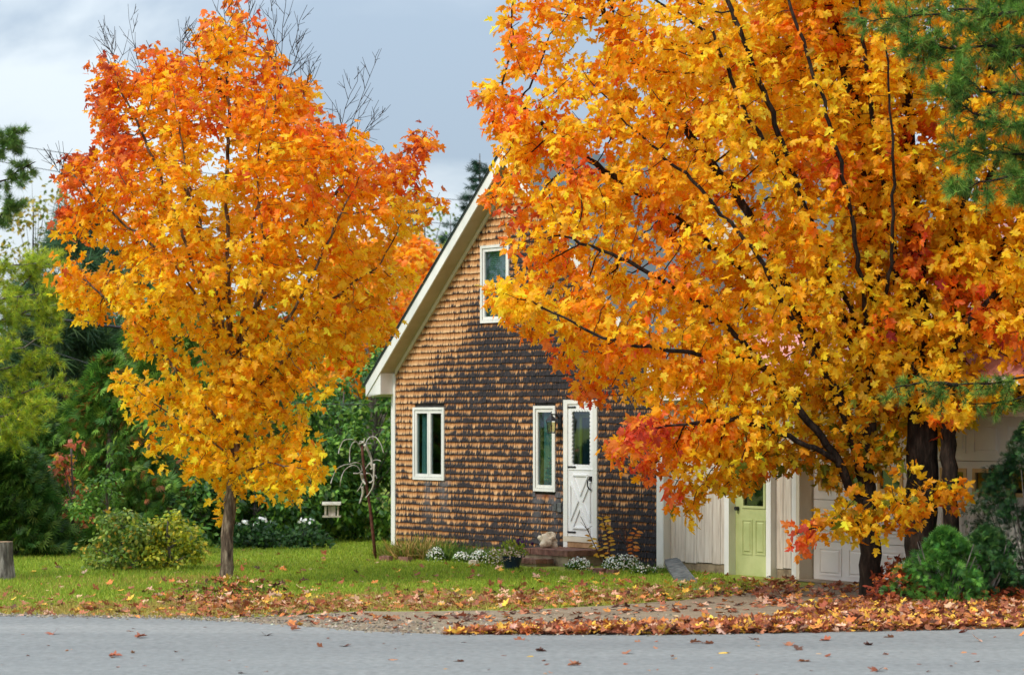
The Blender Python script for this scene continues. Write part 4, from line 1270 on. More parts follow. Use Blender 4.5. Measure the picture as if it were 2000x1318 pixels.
# ------------------------------------------------------------------ trees behind
def broadleaf(label, base, h, rad, cols, wts, nleaf, trunk_r=0.12, clear=0.2, leaf=(0.08, 0.14), nclump=26, flat=1.0, bark='bark_grey', sparse=0.0, name='broadleaf_tree', cat='tree', group=None, dens=1.0, shape=None, templ=None, mat='greenleaf', elong=1.0):
    base = np.array(base, float)
    root = thing(name, base, label, cat, group)
    cl, cr_ = [], []
    for i in range(nclump):
        t = (i + rng.random()) / nclump
        zc = h * (clear + (1 - clear) * t)
        prof = shape(t) if shape else math.sqrt(max(0.03, 1 - (2 * t - 0.86) ** 2 / 1.35))
        a = rng.uniform(0, 2 * math.pi); rr = rad * prof * math.sqrt(rng.uniform(0.15, 1)) * 0.8
        cl.append(base + np.array([rr * math.cos(a), rr * math.sin(a), zc])); cr_.append(rad * rng.uniform(0.24, 0.42) * (0.5 + 0.6 * prof))
    cl, cr_ = np.array(cl), np.array(cr_)
    wood = MB()
    top = base + np.array([rng.uniform(-.1, .1) * rad, 0, h * 0.93])
    tp = [base + (top - base) * t + np.array([0.12 * math.sin(5 * t + base[0]), 0.1 * math.sin(4 * t), 0]) * rad * 0.4 * (t > 0) for t in np.linspace(0, 1, 9)]
    tp[0] = tp[0] - np.array([0, 0, 0.1])
    MB().tube(tp, np.linspace(trunk_r, 0.012, 9), 8).build('trunk', M[bark], root, True)
    for c in cl:
        t0 = max(0.08, (c[2] - base[2]) / h - rng.uniform(0.12, 0.3))
        p0 = base + (top - base) * t0
        wood.tube([p0, (p0 + c) / 2 + np.array([0, 0, -0.05 * rad]), c], [trunk_r * 0.25 * (1 - 0.6 * t0) + 0.004, trunk_r * 0.12 + 0.003, 0.004], 4, cap=False)
    wood.build('branches', M[bark], root, False, 'stuff')
    k = rng.choice(nclump, nleaf, p=cr_ ** 2 / (cr_ ** 2).sum())
    dirs = norm(rng.normal(size=(nleaf, 3)))
    pos = cl[k] + dirs * (cr_[k][:, None] * np.array([1, 1, 0.75 * elong])) * (rng.random((nleaf, 1)) ** 0.45)
    f = fbm(pos, 1.1 / max(rad, .5) * 1.6, base[0])
    keep = f > (-0.5 + sparse)
    pos, dirs, k = pos[keep], dirs[keep], k[keep]
    pos[:, 2] = np.maximum(pos[:, 2], 0.04)
    n = len(pos)
    nr = 0.6 * up + 0.7 * dirs + 0.5 * rng.normal(size=(n, 3))
    yd = dirs * 0.5 - 0.5 * up + 0.5 * rng.normal(size=(n, 3))
    tint = pal(cols, wts, n, 0.18)
    foliage('crown', templ or DIA, pos, yd, nr, rng.uniform(*leaf, n), tint, M[mat], root)
    return root
def conifer(label, base, h, rad, cols, wts, nspray, trunk_r=0.14, size=(0.3, 0.5), templ=None, whorls=16, droop=0.25, name='conifer_tree', group=None, power=0.9, start=0.08, open_=0.0):
    base = np.array(base, float)
    root = thing(name, base, label, 'tree', group)
    MB().tube([base - np.array([0, 0, .1]), base + np.array([0.02, 0, h * 0.5]), base + np.array([0, 0, h])], [trunk_r, trunk_r * 0.6, 0.012], 8).build('trunk', M['bark_grey'], root, True)
    wood = MB(); tips = []
    for i in range(whorls):
        t = start + (1 - start) * (i + 0.5 * rng.random()) / whorls
        rl = rad * (1 - t) ** power + 0.06 * rad
        for j in range(int(rng.integers(5, 8))):
            a = rng.uniform(0, 2 * math.pi); l = rl * rng.uniform(0.72, 1.08)
            p0 = base + np.array([0, 0, h * t]); p1 = p0 + np.array([math.cos(a) * l, math.sin(a) * l, -droop * l + 0.18 * l * t])
            wood.tube([p0, p1], [0.012 + 0.02 * (1 - t), 0.005], 3, cap=False)
            tips.append((p0, p1, l))
    wood.build('branches', M['bark_grey'], root, False, 'stuff')
    w_ = np.array([l for _, _, l in tips]); k = rng.choice(len(tips), nspray, p=w_ / w_.sum())
    A = np.array([p for p, _, _ in tips])[k]; B = np.array([p for _, p, _ in tips])[k]
    u = rng.random((nspray, 1)) ** (0.55) * (1 - open_) + open_
    ax = norm(B - A)
    pos = A + (B - A) * u + rng.normal(size=(nspray, 3)) * np.linalg.norm(B - A, axis=1, keepdims=True) * 0.07
    pos[:, 2] = np.maximum(pos[:, 2], 0.06)
    yd = ax + 0.5 * rng.normal(size=(nspray, 3)) + np.array([0, 0, -0.1])
    nr = up + 0.5 * rng.normal(size=(nspray, 3))
    foliage('crown', templ or FAN, pos, yd, nr, rng.uniform(*size, nspray), pal(cols, wts, nspray, 0.2), M['needle'], root)
    return root
G = lambda x, d: np.array([(x - 1000) / FPX * d, d, 0.0])
TOP = lambda y, d: EYE - (y - HORIZON) / FPX * d
def cedar(label, x, d, ytop, rad, cols, wts, n, name='cedar_tree', power=0.75, size=(0.13, 0.27)):
    base = G(x, d); h = TOP(ytop, d); n = int(n * 1.9)
    root = thing(name, base, label, 'tree')
    MB().tube([base - np.array([0, 0, .1]), base + np.array([0, 0, h * 0.95])], [0.12, 0.015], 7).build('trunk', M['bark_grey'], root, True)
    t = rng.random(n) ** 1.15
    a = rng.uniform(0, 2 * math.pi, n)
    lump = 1 + 0.16 * np.sin(a * 5 + t * 21 + base[0]) + 0.12 * np.sin(a * 9 - t * 34)
    rr = rad * (1 - t) ** power * lump * np.where(rng.random(n) < 0.75, rng.uniform(0.82, 1.04, n), rng.uniform(0.35, 0.9, n)) + 0.04
    pos = base + np.column_stack([rr * np.cos(a), rr * np.sin(a), t * h * 0.97 + 0.12])
    rd = np.column_stack([np.cos(a), np.sin(a), np.zeros(n)])
    yd = rd * 0.65 + np.array([0, 0, -0.25]) + 0.55 * rng.normal(size=(n, 3))
    nr = np.cross(rd, up) * 0.9 + 0.5 * up + 0.5 * rng.normal(size=(n, 3))
    foliage('crown', FAN, pos, yd, nr, rng.uniform(*size, n), pal(cols, wts, n, 0.26), M['needle'], root)
    return root
DKG = [(80, 122, 48), (106, 148, 54), (134, 166, 62), (60, 98, 46)]
cedar('tall dark cedar with russet tips behind the young maple', 330, 49, 560, 2.1, DKG + [(160, 96, 50), (112, 136, 46)], [4, 4, 2, 3, 1.7, 1], 5200)
cedar('dark cedar with russet tips left of the young maple', 215, 47, 700, 1.7, DKG + [(156, 92, 50)], [4, 4, 2, 3, 1.1], 3600)
cedar('broad dark cedar between the young maple and the bird feeder', 520, 51, 640, 1.9, DKG + [(140, 90, 50)], [4, 4, 2, 3, .5], 4200)
cedar('rounded green cedar shrub beside the tree stump', 25, 43.5, 880, 0.85, [(52, 88, 34), (74, 108, 40), (96, 122, 44)], [3, 3, 2], 1900, name='cedar_shrub', power=0.5, size=(0.16, 0.28))
cedar('dark cedar at the left edge behind the stump', 60, 47, 760, 1.5, DKG + [(140, 90, 50)], [4, 4, 2, 3, .5], 3000)
MIDG = [(78, 120, 50), (106, 150, 58), (136, 172, 66), (58, 96, 46)]
broadleaf('dense dark green shrub mass behind the driftwood sculpture', G(655, 49), TOP(745, 49), 1.15, MIDG, [3, 4, 2, 3], 4200, 0.07, 0.02, (0.08, 0.15), 30, name='tall_shrub', cat='shrub')
broadleaf('tall green shrub against the left corner of the house', G(735, 48.5), TOP(690, 48.5), 0.95, MIDG + [(120, 140, 50)], [3, 4, 3, 2, .4], 3800, 0.07, 0.02, (0.08, 0.15), 28, name='tall_shrub', cat='shrub')
broadleaf('low dark green shrub behind the hanging bird feeder', G(590, 48.2), TOP(880, 48.2), 1.0, MIDG, [3, 4, 2, 3], 3000, 0.05, 0.0, (0.09, 0.16), 24, name='low_shrub', cat='shrub')
broadleaf('low dark green shrub in front of the broad cedar', G(500, 47.2), TOP(920, 47.2), 1.05, MIDG, [3, 3, 1, 4], 3000, 0.05, 0.0, (0.09, 0.16), 24, name='low_shrub', cat='shrub')
broadleaf('low dark shrub between the pale trunk and the yellow green bush', G(395, 46.5), TOP(930, 46.5), 0.9, MIDG, [3, 3, 1, 4], 2400, 0.05, 0.0, (0.09, 0.16), 20, name='low_shrub', cat='shrub')
YG = [(136, 158, 54), (172, 182, 58), (212, 208, 64), (100, 128, 50), (236, 214, 66)]
broadleaf('yellow green bush sprawling on the lawn left of the young maple', ground_at(330, 1112), 0.82, 0.52, YG, [3, 4, 4, 1.5, 1.4], 2600, 0.03, 0.0, (0.05, 0.10), 22, name='bush', cat='bush')
broadleaf('dark leafy bush left of the yellow green one', ground_at(235, 1112), 0.86, 0.6, [(96, 126, 52), (124, 150, 58), (158, 166, 62), (200, 164, 62)], [4, 4, 2, .6], 2600, 0.03, 0.0, (0.05, 0.10), 22, name='bush', cat='bush')
broadleaf('feathery light green bush against the russet tipped cedar', G(205, 42.5), TOP(925, 42.5), 0.62, [(110, 154, 58), (136, 172, 68), (86, 128, 52)], [3, 2, 3], 2200, 0.03, 0.0, (0.05, 0.09), 20, name='bush', cat='bush')
broadleaf('small sapling with coral red and yellow leaves before the dark cedar', G(138, 44), TOP(860, 44), 0.42, [(230, 120, 92), (236, 144, 112), (240, 190, 60), (110, 136, 54)], [3, 2, 2, 2], 520, 0.025, 0.25, (0.09, 0.15), 14, name='sapling', cat='sapling')
conifer('tall blue green pine far behind the cedars on the left', G(170, 60), TOP(395, 60), 2.6, [(78, 112, 76), (62, 94, 68), (96, 128, 82)], [3, 3, 2], 5200, 0.2, (0.3, 0.55), TUFT, 20, 0.1, name='pine_tree', power=0.6)
conifer('dark green pine filling the gap behind the cedars', G(120, 56), TOP(560, 56), 2.2, [(70, 100, 60), (54, 82, 54), (90, 114, 64)], [3, 3, 2], 4200, 0.2, (0.3, 0.5), TUFT, 16, 0.1, name='pine_tree', power=0.55)
conifer('pointed spruce rising behind the left roof slope', G(937, 74), TOP(300, 74), 2.3, [(44, 74, 58), (56, 88, 64), (36, 60, 48)], [3, 2, 3], 9000, 0.2, (0.16, 0.32), FAN, 34, 0.22, name='spruce_tree', power=0.9)
conifer('second smaller spruce tucked behind the roof slope', G(880, 80), TOP(430, 80), 1.9, [(50, 80, 58), (60, 92, 64), (40, 66, 48)], [3, 2, 3], 5600, 0.18, (0.16, 0.32), FAN, 26, 0.2, name='spruce_tree', power=0.8)
broadleaf('thin yellowing birch crown against the sky at the left', G(75, 62), TOP(350, 62), 1.35, [(150, 150, 56), (176, 150, 60), (110, 128, 56), (190, 168, 80)], [3, 3, 2, 1], 2600, 0.06, 0.35, (0.10, 0.17), 40, name='birch_tree', sparse=0.2)
broadleaf('thin green and yellow birch between the young maple and the spruce', G(830, 70), TOP(385, 70), 1.7, [(96, 128, 52), (130, 146, 60), (160, 150, 70), (76, 104, 50)], [3, 3, 1.5, 2], 3000, 0.1, 0.3, (0.10, 0.18), 36, name='birch_tree', sparse=0.18)
OR_ = [(250, 172, 34), (242, 150, 30), (252, 190, 44), (230, 124, 40), (190, 150, 60)]
broadleaf('orange maple far behind the house to the left', G(735, 60), TOP(480, 60), 1.9, OR_, [4, 3, 3, 1.5, .6], 5200, 0.14, 0.5, (0.13, 0.2), 30, name='maple_tree', templ=MAPLE[:2], mat='maple')
broadleaf('amber maple half hidden behind the roof edge', G(805, 64), TOP(470, 64), 1.6, OR_, [3, 3, 2, 2, .8], 3800, 0.12, 0.5, (0.13, 0.2), 26, name='maple_tree', templ=MAPLE[:2], mat='maple')
broadleaf('tall golden maple beyond the garage roof', G(1500, 56), TOP(-60, 56), 3.4, OR_, [4, 2, 4, 1, .6], 7000, 0.2, 0.25, (0.16, 0.24), 44, name='maple_tree', templ=MAPLE[:2], mat='maple', sparse=0.1)
for i, (x, d, yt, lab) in enumerate([(430, 66, 590, 'green far tree behind the tall cedar'), (600, 64, 560, 'green far tree behind the young maple crown'), (700, 75, 600, 'distant green tree between the maples'), (-120, 60, 600, 'green far tree off to the far left'), (20, 70, 640, 'distant green tree under the thin birch'), (290, 70, 540, 'distant green tree behind the blue green pine')]):
    broadleaf(lab, G(x, d), TOP(yt, d), 2.4, MIDG + [(110, 126, 56)], [3, 4, 3, 2, .8], 3600, 0.14, 0.06, (0.16, 0.26), 34, name='broadleaf_tree')
for i, (x, y, h, rd, lab) in enumerate([(-19, 44, 8, 2.6, 'added round green tree, unseen far out on the left, for window reflections'), (-24, 52, 9, 3.0, 'added large green tree out of frame beyond the left shrubs, for window reflections'), (-28, 40, 8, 2.8, 'added spreading green tree, unseen at the far left by the road, for window reflections'), (-17, 56, 7, 2.4, 'added bushy green tree, unseen behind the left cedar shrubs, for window reflections')]):  # unseen trees added to give the window panes dark reflections
    broadleaf(lab, (x, y, 0), h, rd, MIDG + [(140, 140, 60)], [3, 4, 3, 2, .8], 3000, 0.16, 0.08, (0.2, 0.32), 30, name='broadleaf_tree')
# far wood along the horizon
n = 16000
xx = rng.uniform(-70, 75, n); dd = rng.uniform(95, 125, n)
hh = 5.5 + 2.2 * fbm(np.column_stack([xx, xx * 0, dd]), 0.16, 1.0) + 1.0 * fbm(np.column_stack([xx, xx * 0, dd]), 0.6, 2.0)
pos = np.column_stack([xx, dd, hh * rng.random(n) ** 0.6])
tag(foliage('distant_woods', DIA, pos, rng.normal(size=(n, 3)) - 0.4 * up, rng.normal(size=(n, 3)) + up * 0.4 + np.array([0, -.6, 0]), rng.uniform(0.6, 1.1, n), pal(MIDG + [(150, 110, 50), (120, 130, 60)], [3, 4, 3, 2, .8, 1], n, 0.2), M['greenleaf'], None),
    'band of mixed green woods along the horizon', 'woods')

# ------------------------------------------------------------------ pines that reach in from outside the frame
def bough_tree(label, base, h, boughs, d, cols, wts, sub, tuft_size, name='pine_tree', per=60, sublen=0.5, templ=None, twig='bark_dark', trunk_r=0.16, hang=0.15):
    root = thing(name, base, label, 'tree')
    base = np.array(base)
    MB().tube([base - np.array([0, 0, .1]), base + np.array([0.05, 0, h * 0.5]), base + np.array([0, 0, h])], [trunk_r, trunk_r * 0.7, 0.03], 10).build('trunk', M['bark_dark'], root, True)
    tw = MB(); A_, B_ = [], []
    away = 1 if base[0] > 0 else -1
    rest = []                                         # the boughs on the trunk's other side
    for j in range(16):
        z = h * (0.25 + 0.72 * j / 16); a = rng.uniform(-1.1, 1.1); l = (1.5 - 0.9 * j / 16) * rng.uniform(0.8, 1.1)
        p0 = base + np.array([0, 0, z]); dv = np.array([away * math.cos(a), math.sin(a), 0.0]) * l
        rest.append(np.array([p0, p0 + dv * 0.5 + np.array([0, 0, 0.08]), p0 + dv + np.array([0, 0, -0.1])]))
    for pts in [np.array([at(x, y, d + dd) for x, y, dd in bl]) for bl in boughs] + rest:
        k = 14
        seg = np.linspace(0, len(pts) - 1, k)
        cur = np.array([pts[int(s)] + (pts[min(int(s) + 1, len(pts) - 1)] - pts[int(s)]) * (s - int(s)) for s in seg]) + rng.normal(size=(k, 3)) * 0.015
        MB().tube(cur, np.linspace(0.026, 0.006, k), 6).build('branch', M[twig], root, True)
        ln = np.linalg.norm(np.diff(cur, axis=0), axis=1).sum()
        for j in range(int(sub * ln)):
            t = rng.random() ** 0.8
            s = t * (k - 1); i0 = min(int(s), k - 2)
            p = cur[i0] + (cur[i0 + 1] - cur[i0]) * (s - i0)
            ax = norm(cur[i0 + 1] - cur[i0])
            dr = norm(ax * 0.7 + norm(rng.normal(size=3) * np.array([1, 0.8, 0.8])) * 0.9 + np.array([0, 0, -hang]))
            l = sublen * rng.uniform(0.4, 1.0) * (1.15 - 0.6 * t)
            e = p + dr * l + np.array([0, 0, -0.05 * l])
            tw.tube([p, e], [0.006, 0.003], 3, cap=False)
            A_.append(p); B_.append(e)
    tw.build('twigs', M[twig], root, False, 'stuff')
    A_, B_ = np.array(A_), np.array(B_)
    n = int(per * len(A_)); kk = rng.integers(0, len(A_), n)
    u = rng.random((n, 1)) ** 0.7
    pos = A_[kk] + (B_[kk] - A_[kk]) * u + rng.normal(size=(n, 3)) * 0.012
    ax = norm(B_[kk] - A_[kk])
    foliage('needles', templ or TUFT, pos, ax + 0.45 * rng.normal(size=(n, 3)), rng.normal(size=(n, 3)), rng.uniform(*tuft_size, n), pal(cols, wts, n, 0.2), M['needle'], root)
    return root
GP = [(92, 134, 52), (118, 156, 62), (72, 108, 48), (146, 172, 76), (156, 132, 58)]
bough_tree('green pine boughs hanging in from the upper right over the golden maple', G(2190, 30.0), 9.0,
    [[(2180, 20, 0), (2000, 30, -.2), (1850, 20, -.3), (1690, 45, -.4)], [(2180, 90, 0), (2020, 95, -.1), (1880, 95, -.3), (1760, 85, -.4)], [(2180, -60, 0), (1980, -40, .1), (1820, -20, .2)],
     [(2180, 160, 0), (2020, 190, -.3), (1920, 175, -.5), (1860, 150, -.5)], [(2180, 230, 0), (2040, 260, -.2), (1930, 230, -.4), (1850, 190, -.5)], [(2180, 260, 0), (2050, 300, .1), (1950, 300, 0), (1870, 300, -.1)],
     [(2180, 330, 0), (2060, 345, -.2), (1960, 345, -.3), (1880, 370, -.4)], [(2180, 120, .2), (2030, 130, .3), (1930, 60, .3)], [(2180, 300, .2), (2060, 240, .2), (1960, 120, .2)], [(2180, 370, -.1), (2080, 385, -.2), (2000, 375, -.3)],
     [(2180, 10, .2), (2060, -10, .2), (1940, 10, .1)]],
    30.0, GP, [4, 4, 3, 1.5, .6], 17, (0.08, 0.145), per=17, sublen=0.58)
bough_tree('low pine bough hanging between the dark trunks and the garage eave', G(2210, 31.4), 5.0,
    [[(2200, 700, 0), (2080, 720, -.1), (1950, 745, -.2), (1800, 765, -.3)], [(2200, 720, 0), (2070, 750, 0), (1980, 780, 0), (1900, 790, -.1)], [(2200, 740, .1), (2090, 800, 0), (2000, 840, -.1)], [(1870, 750, -.25), (1800, 745, -.3), (1740, 760, -.35)]],
    31.4, GP, [3, 3, 3, 2, .8], 13, (0.06, 0.12), per=17, sublen=0.36, hang=0.4)
bough_tree('dark green pine boughs poking in at the upper left edge', G(-220, 36.0), 8.0,
    [[(-200, 330, 0), (-80, 320, 0), (0, 285, 0), (40, 252, 0)], [(-200, 400, 0), (-60, 390, 0), (10, 350, 0), (68, 318, 0)], [(-200, 460, 0), (-80, 460, .1), (-10, 430, .1), (40, 390, 0)], [(-200, 300, .1), (-90, 290, .1), (-20, 300, .1), (25, 285, .1)]],
    36.0, [(84, 118, 56), (108, 142, 66), (130, 152, 70)], [3, 3, 1], 16, (0.07, 0.12), per=34, sublen=0.3)
bough_tree('bright yellow green pine reaching in from the left edge', G(-200, 42.0), 6.0,
    [[(-180, 560, 0), (-60, 540, 0), (20, 520, .1), (110, 510, .2)], [(-180, 600, 0), (-40, 590, -.2), (50, 575, -.3), (120, 570, -.3)], [(-180, 640, 0), (-40, 640, .1), (50, 610, .1), (130, 590, 0)], [(-180, 700, 0), (-40, 690, -.1), (40, 680, -.2), (125, 635, -.2)],
     [(-180, 770, 0), (-40, 780, .1), (40, 770, 0), (110, 745, 0)], [(-180, 820, 0), (-40, 830, -.2), (40, 800, -.3), (95, 790, -.4)], [(-180, 660, .3), (-20, 610, .4), (60, 540, .4), (80, 500, .4)], [(-180, 730, .3), (-30, 730, .2), (30, 715, .2), (90, 700, .2)], [(-180, 880, 0), (-40, 870, 0), (20, 850, 0), (60, 830, 0)]],
    42.0, [(178, 190, 56), (156, 178, 54), (200, 200, 66), (122, 152, 52)], [4, 4, 2, 2], 15, (0.07, 0.125), per=26, sublen=0.6, twig='bark_grey')

# ------------------------------------------------------------------ shrubs at the right edge
def shrub_sprays(label, base, h, rad, cols, wts, n, size, name, tall=1.0, hole=0.0, lean=(0, 0)):
    base = np.array(base)
    root = thing(name, base, label, 'shrub')
    st = MB()
    for j in range(14):
        a = rng.uniform(0, 2 * math.pi)
        e = base + np.array([math.cos(a) * rad * 0.7 + lean[0], math.sin(a) * rad * 0.5 + lean[1], h * rng.uniform(0.5, 0.95)])
        st.tube([base, (base + e) / 2 + np.array([math.cos(a), math.sin(a), 0]) * rad * 0.1, e], [0.02, 0.012, 0.005], 4, cap=False)
    st.build('stems', M['bark_grey'], root, False, 'stuff')
    t = rng.random(n)
    a = rng.uniform(0, 2 * math.pi, n)
    prof = np.sqrt(np.clip(1 - (t * 1.05 - 0.25) ** 2 * 1.6, 0.02, 1)) * tall + (1 - tall) * (1 - t)
    lump = 1 + 0.28 * np.sin(a * 3 + t * 7 + base[0] * 9) + 0.2 * np.sin(a * 7 - t * 13)
    rr = rad * prof * lump * rng.uniform(0.25, 1.0, n) ** 0.5
    pos = base + np.column_stack([rr * np.cos(a) + lean[0] * t, rr * np.sin(a) + lean[1] * t, 0.05 + t * h])
    if hole:
        f = fbm(pos, 2.6, 3.0); pos, a = pos[f > -0.5 + hole], a[f > -0.5 + hole]
    m = len(pos)
    rd = np.column_stack([np.cos(a), np.sin(a), np.full(m, 0.35)])
    foliage('foliage', FAN, pos, rd + 0.6 * rng.normal(size=(m, 3)), rng.normal(size=(m, 3)) + 0.5 * up + np.array([0, -.3, 0]), rng.uniform(*size, m), pal(cols, wts, m, 0.22), M['needle'], root)
    return root
shrub_sprays('tall airy dark juniper at the right edge in front of the garage', ground_at(2020, 1170), TOP(835, 33), 0.80, [(34, 70, 40), (50, 92, 48), (28, 58, 38), (70, 112, 56)], [4, 4, 3, 1], 11000, (0.06, 0.11), 'juniper_shrub', 0.6, 0.3, (-0.05, 0))
shrub_sprays('low bright green cedar shrub at the foot of the dark trunks', ground_at(1845, 1182), 0.86, 0.60, [(64, 118, 44), (86, 140, 52), (110, 160, 64), (48, 94, 40)], [3, 4, 2, 3], 4200, (0.06, 0.12), 'cedar_shrub', 0.35, 0.5)
shrub_sprays('dark green juniper shrub between the trunk clump and the tall juniper', ground_at(1925, 1176), 0.85, 0.42, [(48, 90, 48), (70, 112, 54), (94, 130, 60)], [3, 3, 1], 2600, (0.06, 0.11), 'juniper_shrub', 0.7, 0.4)
# ------------------------------------------------------------------ brick steps at the storm door
steps = thing('brick_steps', W(0.0, 0, 0.4), 'two brick capped concrete steps below the storm door', 'steps')
SA0, SA1 = -0.56, 0.60
def brick(a0, a1, z0, z1, n0, n1):
    j = lambda: random.uniform(-0.003, 0.003)
    MB().fbox(a0 + 0.004 + j(), a1 - 0.004 + j(), z0 + j(), z1 + j(), n0 + 0.004 + j(), n1 - 0.004 + j()).build('brick', M['brick'], steps)
def brick_cap(a0, a1, z0, z1, n0, n1, front_only=False):
    w_ = 0.105
    k = round((a1 - a0) / w_)
    for i in range(k): brick(a0 + (a1 - a0) * i / k, a0 + (a1 - a0) * (i + 1) / k, z0, z1, n1 - 0.2, n1)
    m_ = round((n1 - 0.2 - n0) / w_)
    for i in range(m_):
        p, q = n0 + (n1 - 0.2 - n0) * i / m_, n0 + (n1 - 0.2 - n0) * (i + 1) / m_
        brick(a1 - 0.2, a1, z0, z1, p, q)
        if not front_only: brick(a0, a0 + 0.2, z0, z1, p, q)
    if not front_only:
        k = round((a1 - a0 - 0.4) / 0.2)
        for i in range(k):
            for jn in range(m_):
                p, q = n0 + (n1 - 0.2 - n0) * jn / m_, n0 + (n1 - 0.2 - n0) * (jn + 1) / m_
                brick(a0 + 0.2 + (a1 - a0 - 0.4) * i / k, a0 + 0.2 + (a1 - a0 - 0.4) * (i + 1) / k, z0, z1 - 0.002, p, q)
mb = MB(); mb.fbox(SA0 + 0.03, SA1 - 0.03, -0.1, 0.155, 0.03, 0.70); mb.build('riser', M['concrete'], steps)
MB().fbox(SA0 + 0.012, SA1 - 0.012, 0.152, 0.232, 0.036, 0.715).build('mortar_bed', M['concrete'], steps)
brick_cap(SA0, SA1, 0.158, 0.245, 0.032, 0.73)
MB().fbox(SA0 - 0.06, 0.24, -0.1, 0.04, 0.705, 1.04).build('riser', M['concrete'], steps)
MB().fbox(SA0 - 0.075, 0.25, 0.036, 0.10, 0.735, 1.055).build('mortar_bed', M['concrete'], steps)
brick_cap(SA0 - 0.09, 0.265, 0.042, 0.112, 0.737, 1.07, True)

def lumpy(name, c, r, sq, mat, amp=0.25, f=1.6, seed=0.0, sub=3, parent=None):
    import bmesh
    bm = bmesh.new()
    bmesh.ops.create_icosphere(bm, subdivisions=sub, radius=1.0)
    V = []
    for v in bm.verts:
        d = v.co.normalized()
        k = 1 + amp * mnoise.noise(d * f + Vector((seed, 0, 0))) * 1.6 + amp * 0.5 * mnoise.noise(d * f * 3 + Vector((seed, 2, 0)))
        V.append((c[0] + d.x * r * sq[0] * k, c[1] + d.y * r * sq[1] * k, c[2] + d.z * r * sq[2] * k))
    F = [tuple(v.index for v in f_.verts) for f_ in bm.faces]
    bm.free()
    return mk(name, V, F, mat, parent, True)
ra, rz = fx(1082, 1054, 0.5)
tag(lumpy('rock', W(-0.30, 0.245 + 0.105, 0.42), 0.135, (1.0, 0.8, 0.95), M['rock'], 0.45, 1.5, 3.3), 'pale knobbly rock resting on the top brick step', 'rock')

# ------------------------------------------------------------------ planting along the house wall
HEX = [(np.array([(0, 0, 0.1)] + [(math.cos(t), math.sin(t), 0) for t in np.linspace(0, 2 * math.pi, 6)[:-1]]), np.array([(0, 1 + i, 1 + (i + 1) % 5) for i in range(5)]))]
def blossoms(root, name, centre, rad, n, cols, wts, size):
    d = norm(rng.normal(size=(n, 3)) + np.array([0, -0.3, 0.5]))
    pos = centre + d * np.array(rad) * rng.uniform(0.75, 1.05, (n, 1))
    return foliage(name, HEX, pos, rng.normal(size=(n, 3)), d + 0.5 * rng.normal(size=(n, 3)), rng.uniform(*size, n), pal(cols, wts, n, 0.06), M['petal'], root)
def tufted(root, name, centre, rad, n, cols, wts, size, upb=1.0, templ=None, mat='grass'):
    d = norm(rng.normal(size=(n, 3))); d[:, 2] = np.abs(d[:, 2])
    pos = centre + d * np.array(rad) * rng.random((n, 1)) ** 0.5
    return foliage(name, templ or DIA, pos, rng.normal(size=(n, 3)) * 0.6 + d * 0.5 + up * upb, rng.normal(size=(n, 3)) + np.array([0, -.6, .3]), rng.uniform(*size, n), pal(cols, wts, n, 0.2), M[mat], root)
GRN = [(70, 104, 36), (100, 132, 46), (130, 150, 60), (54, 84, 34)]
def clump(label, px, py, rad, gn, bn, bcols, bw, bsize=(0.009, 0.016), name='flower_clump', lift=0.06, g=GRN):
    c = ground_at(px, py)
    root = thing(name, c, label, 'flowers')
    tufted(root, 'leaves', c + np.array([0, 0, 0.0]), (rad[0], rad[1], rad[2]), gn, g, [3, 3, 2, 2], (0.03, 0.07))
    if bn: blossoms(root, 'blossoms', c + np.array([0, -rad[1] * 0.2, lift]), (rad[0] * 0.92, rad[1] * 0.92, rad[2]), bn, bcols, bw, bsize)
    return root
WH = [(236, 240, 232), (220, 226, 214), (246, 246, 240)]
clump('round mound of tiny white flowers nearest the left corner of the house', 851, 1096, (0.16, 0.16, 0.17), 260, 200, WH, [3, 1, 2])
clump('small white flower mound in the middle of the left bed', 902, 1097, (0.16, 0.15, 0.11), 260, 130, WH, [3, 1, 2])
clump('white flower mound left of the pale pink potted flowers', 936, 1098, (0.17, 0.15, 0.15), 280, 170, WH, [3, 1, 2])
clump('white flower mound just right of the lower brick step', 1131, 1112, (0.21, 0.16, 0.13), 320, 200, WH, [3, 1, 2])
clump('wide white flower mound under the yellow stemmed plants', 1215, 1113, (0.34, 0.2, 0.18), 600, 420, WH, [3, 1, 2])
clump('thin trail of white flowers at the right end of the bed', 1258, 1122, (0.22, 0.14, 0.08), 300, 60, WH, [3, 1, 2])
clump('bushy cream and pink flowers left of the dark blue pot', 968, 1106, (0.19, 0.17, 0.27), 380, 190, [(228, 214, 196), (214, 190, 176), (240, 232, 214)], [3, 2, 2], (0.010, 0.018), lift=0.02, g=[(140, 156, 50), (164, 168, 60), (108, 130, 44), (90, 110, 40)])
clump('orange marigolds beside the top brick step', 1206, 1104, (0.13, 0.12, 0.22), 200, 26, [(236, 130, 24), (226, 104, 20)], [2, 1], (0.022, 0.034), lift=0.03)
pot = thing('flower_pot', ground_at(1000, 1112), 'dark blue pot of pale pink flowers beside the lower step', 'flower pot')
pc = np.array(pot.location)
mb = MB(); mb.tube([pc + np.array([0, 0, z]) for z in (0.0, 0.02, 0.17, 0.20, 0.20, 0.16)], [0.10, 0.105, 0.145, 0.155, 0.135, 0.125], 16); mb.build('pot', M['bluepot'], pot, True)
MB().tube([pc + np.array([0, 0, 0.155]), pc + np.array([0, 0, 0.165])], 0.122, 12).build('soil', M['soil'], pot)
tufted(pot, 'leaves', pc + np.array([0, 0, 0.2]), (0.24, 0.2, 0.22), 380, [(140, 156, 50), (164, 168, 60), (108, 130, 44)], [3, 2, 3], (0.03, 0.07))
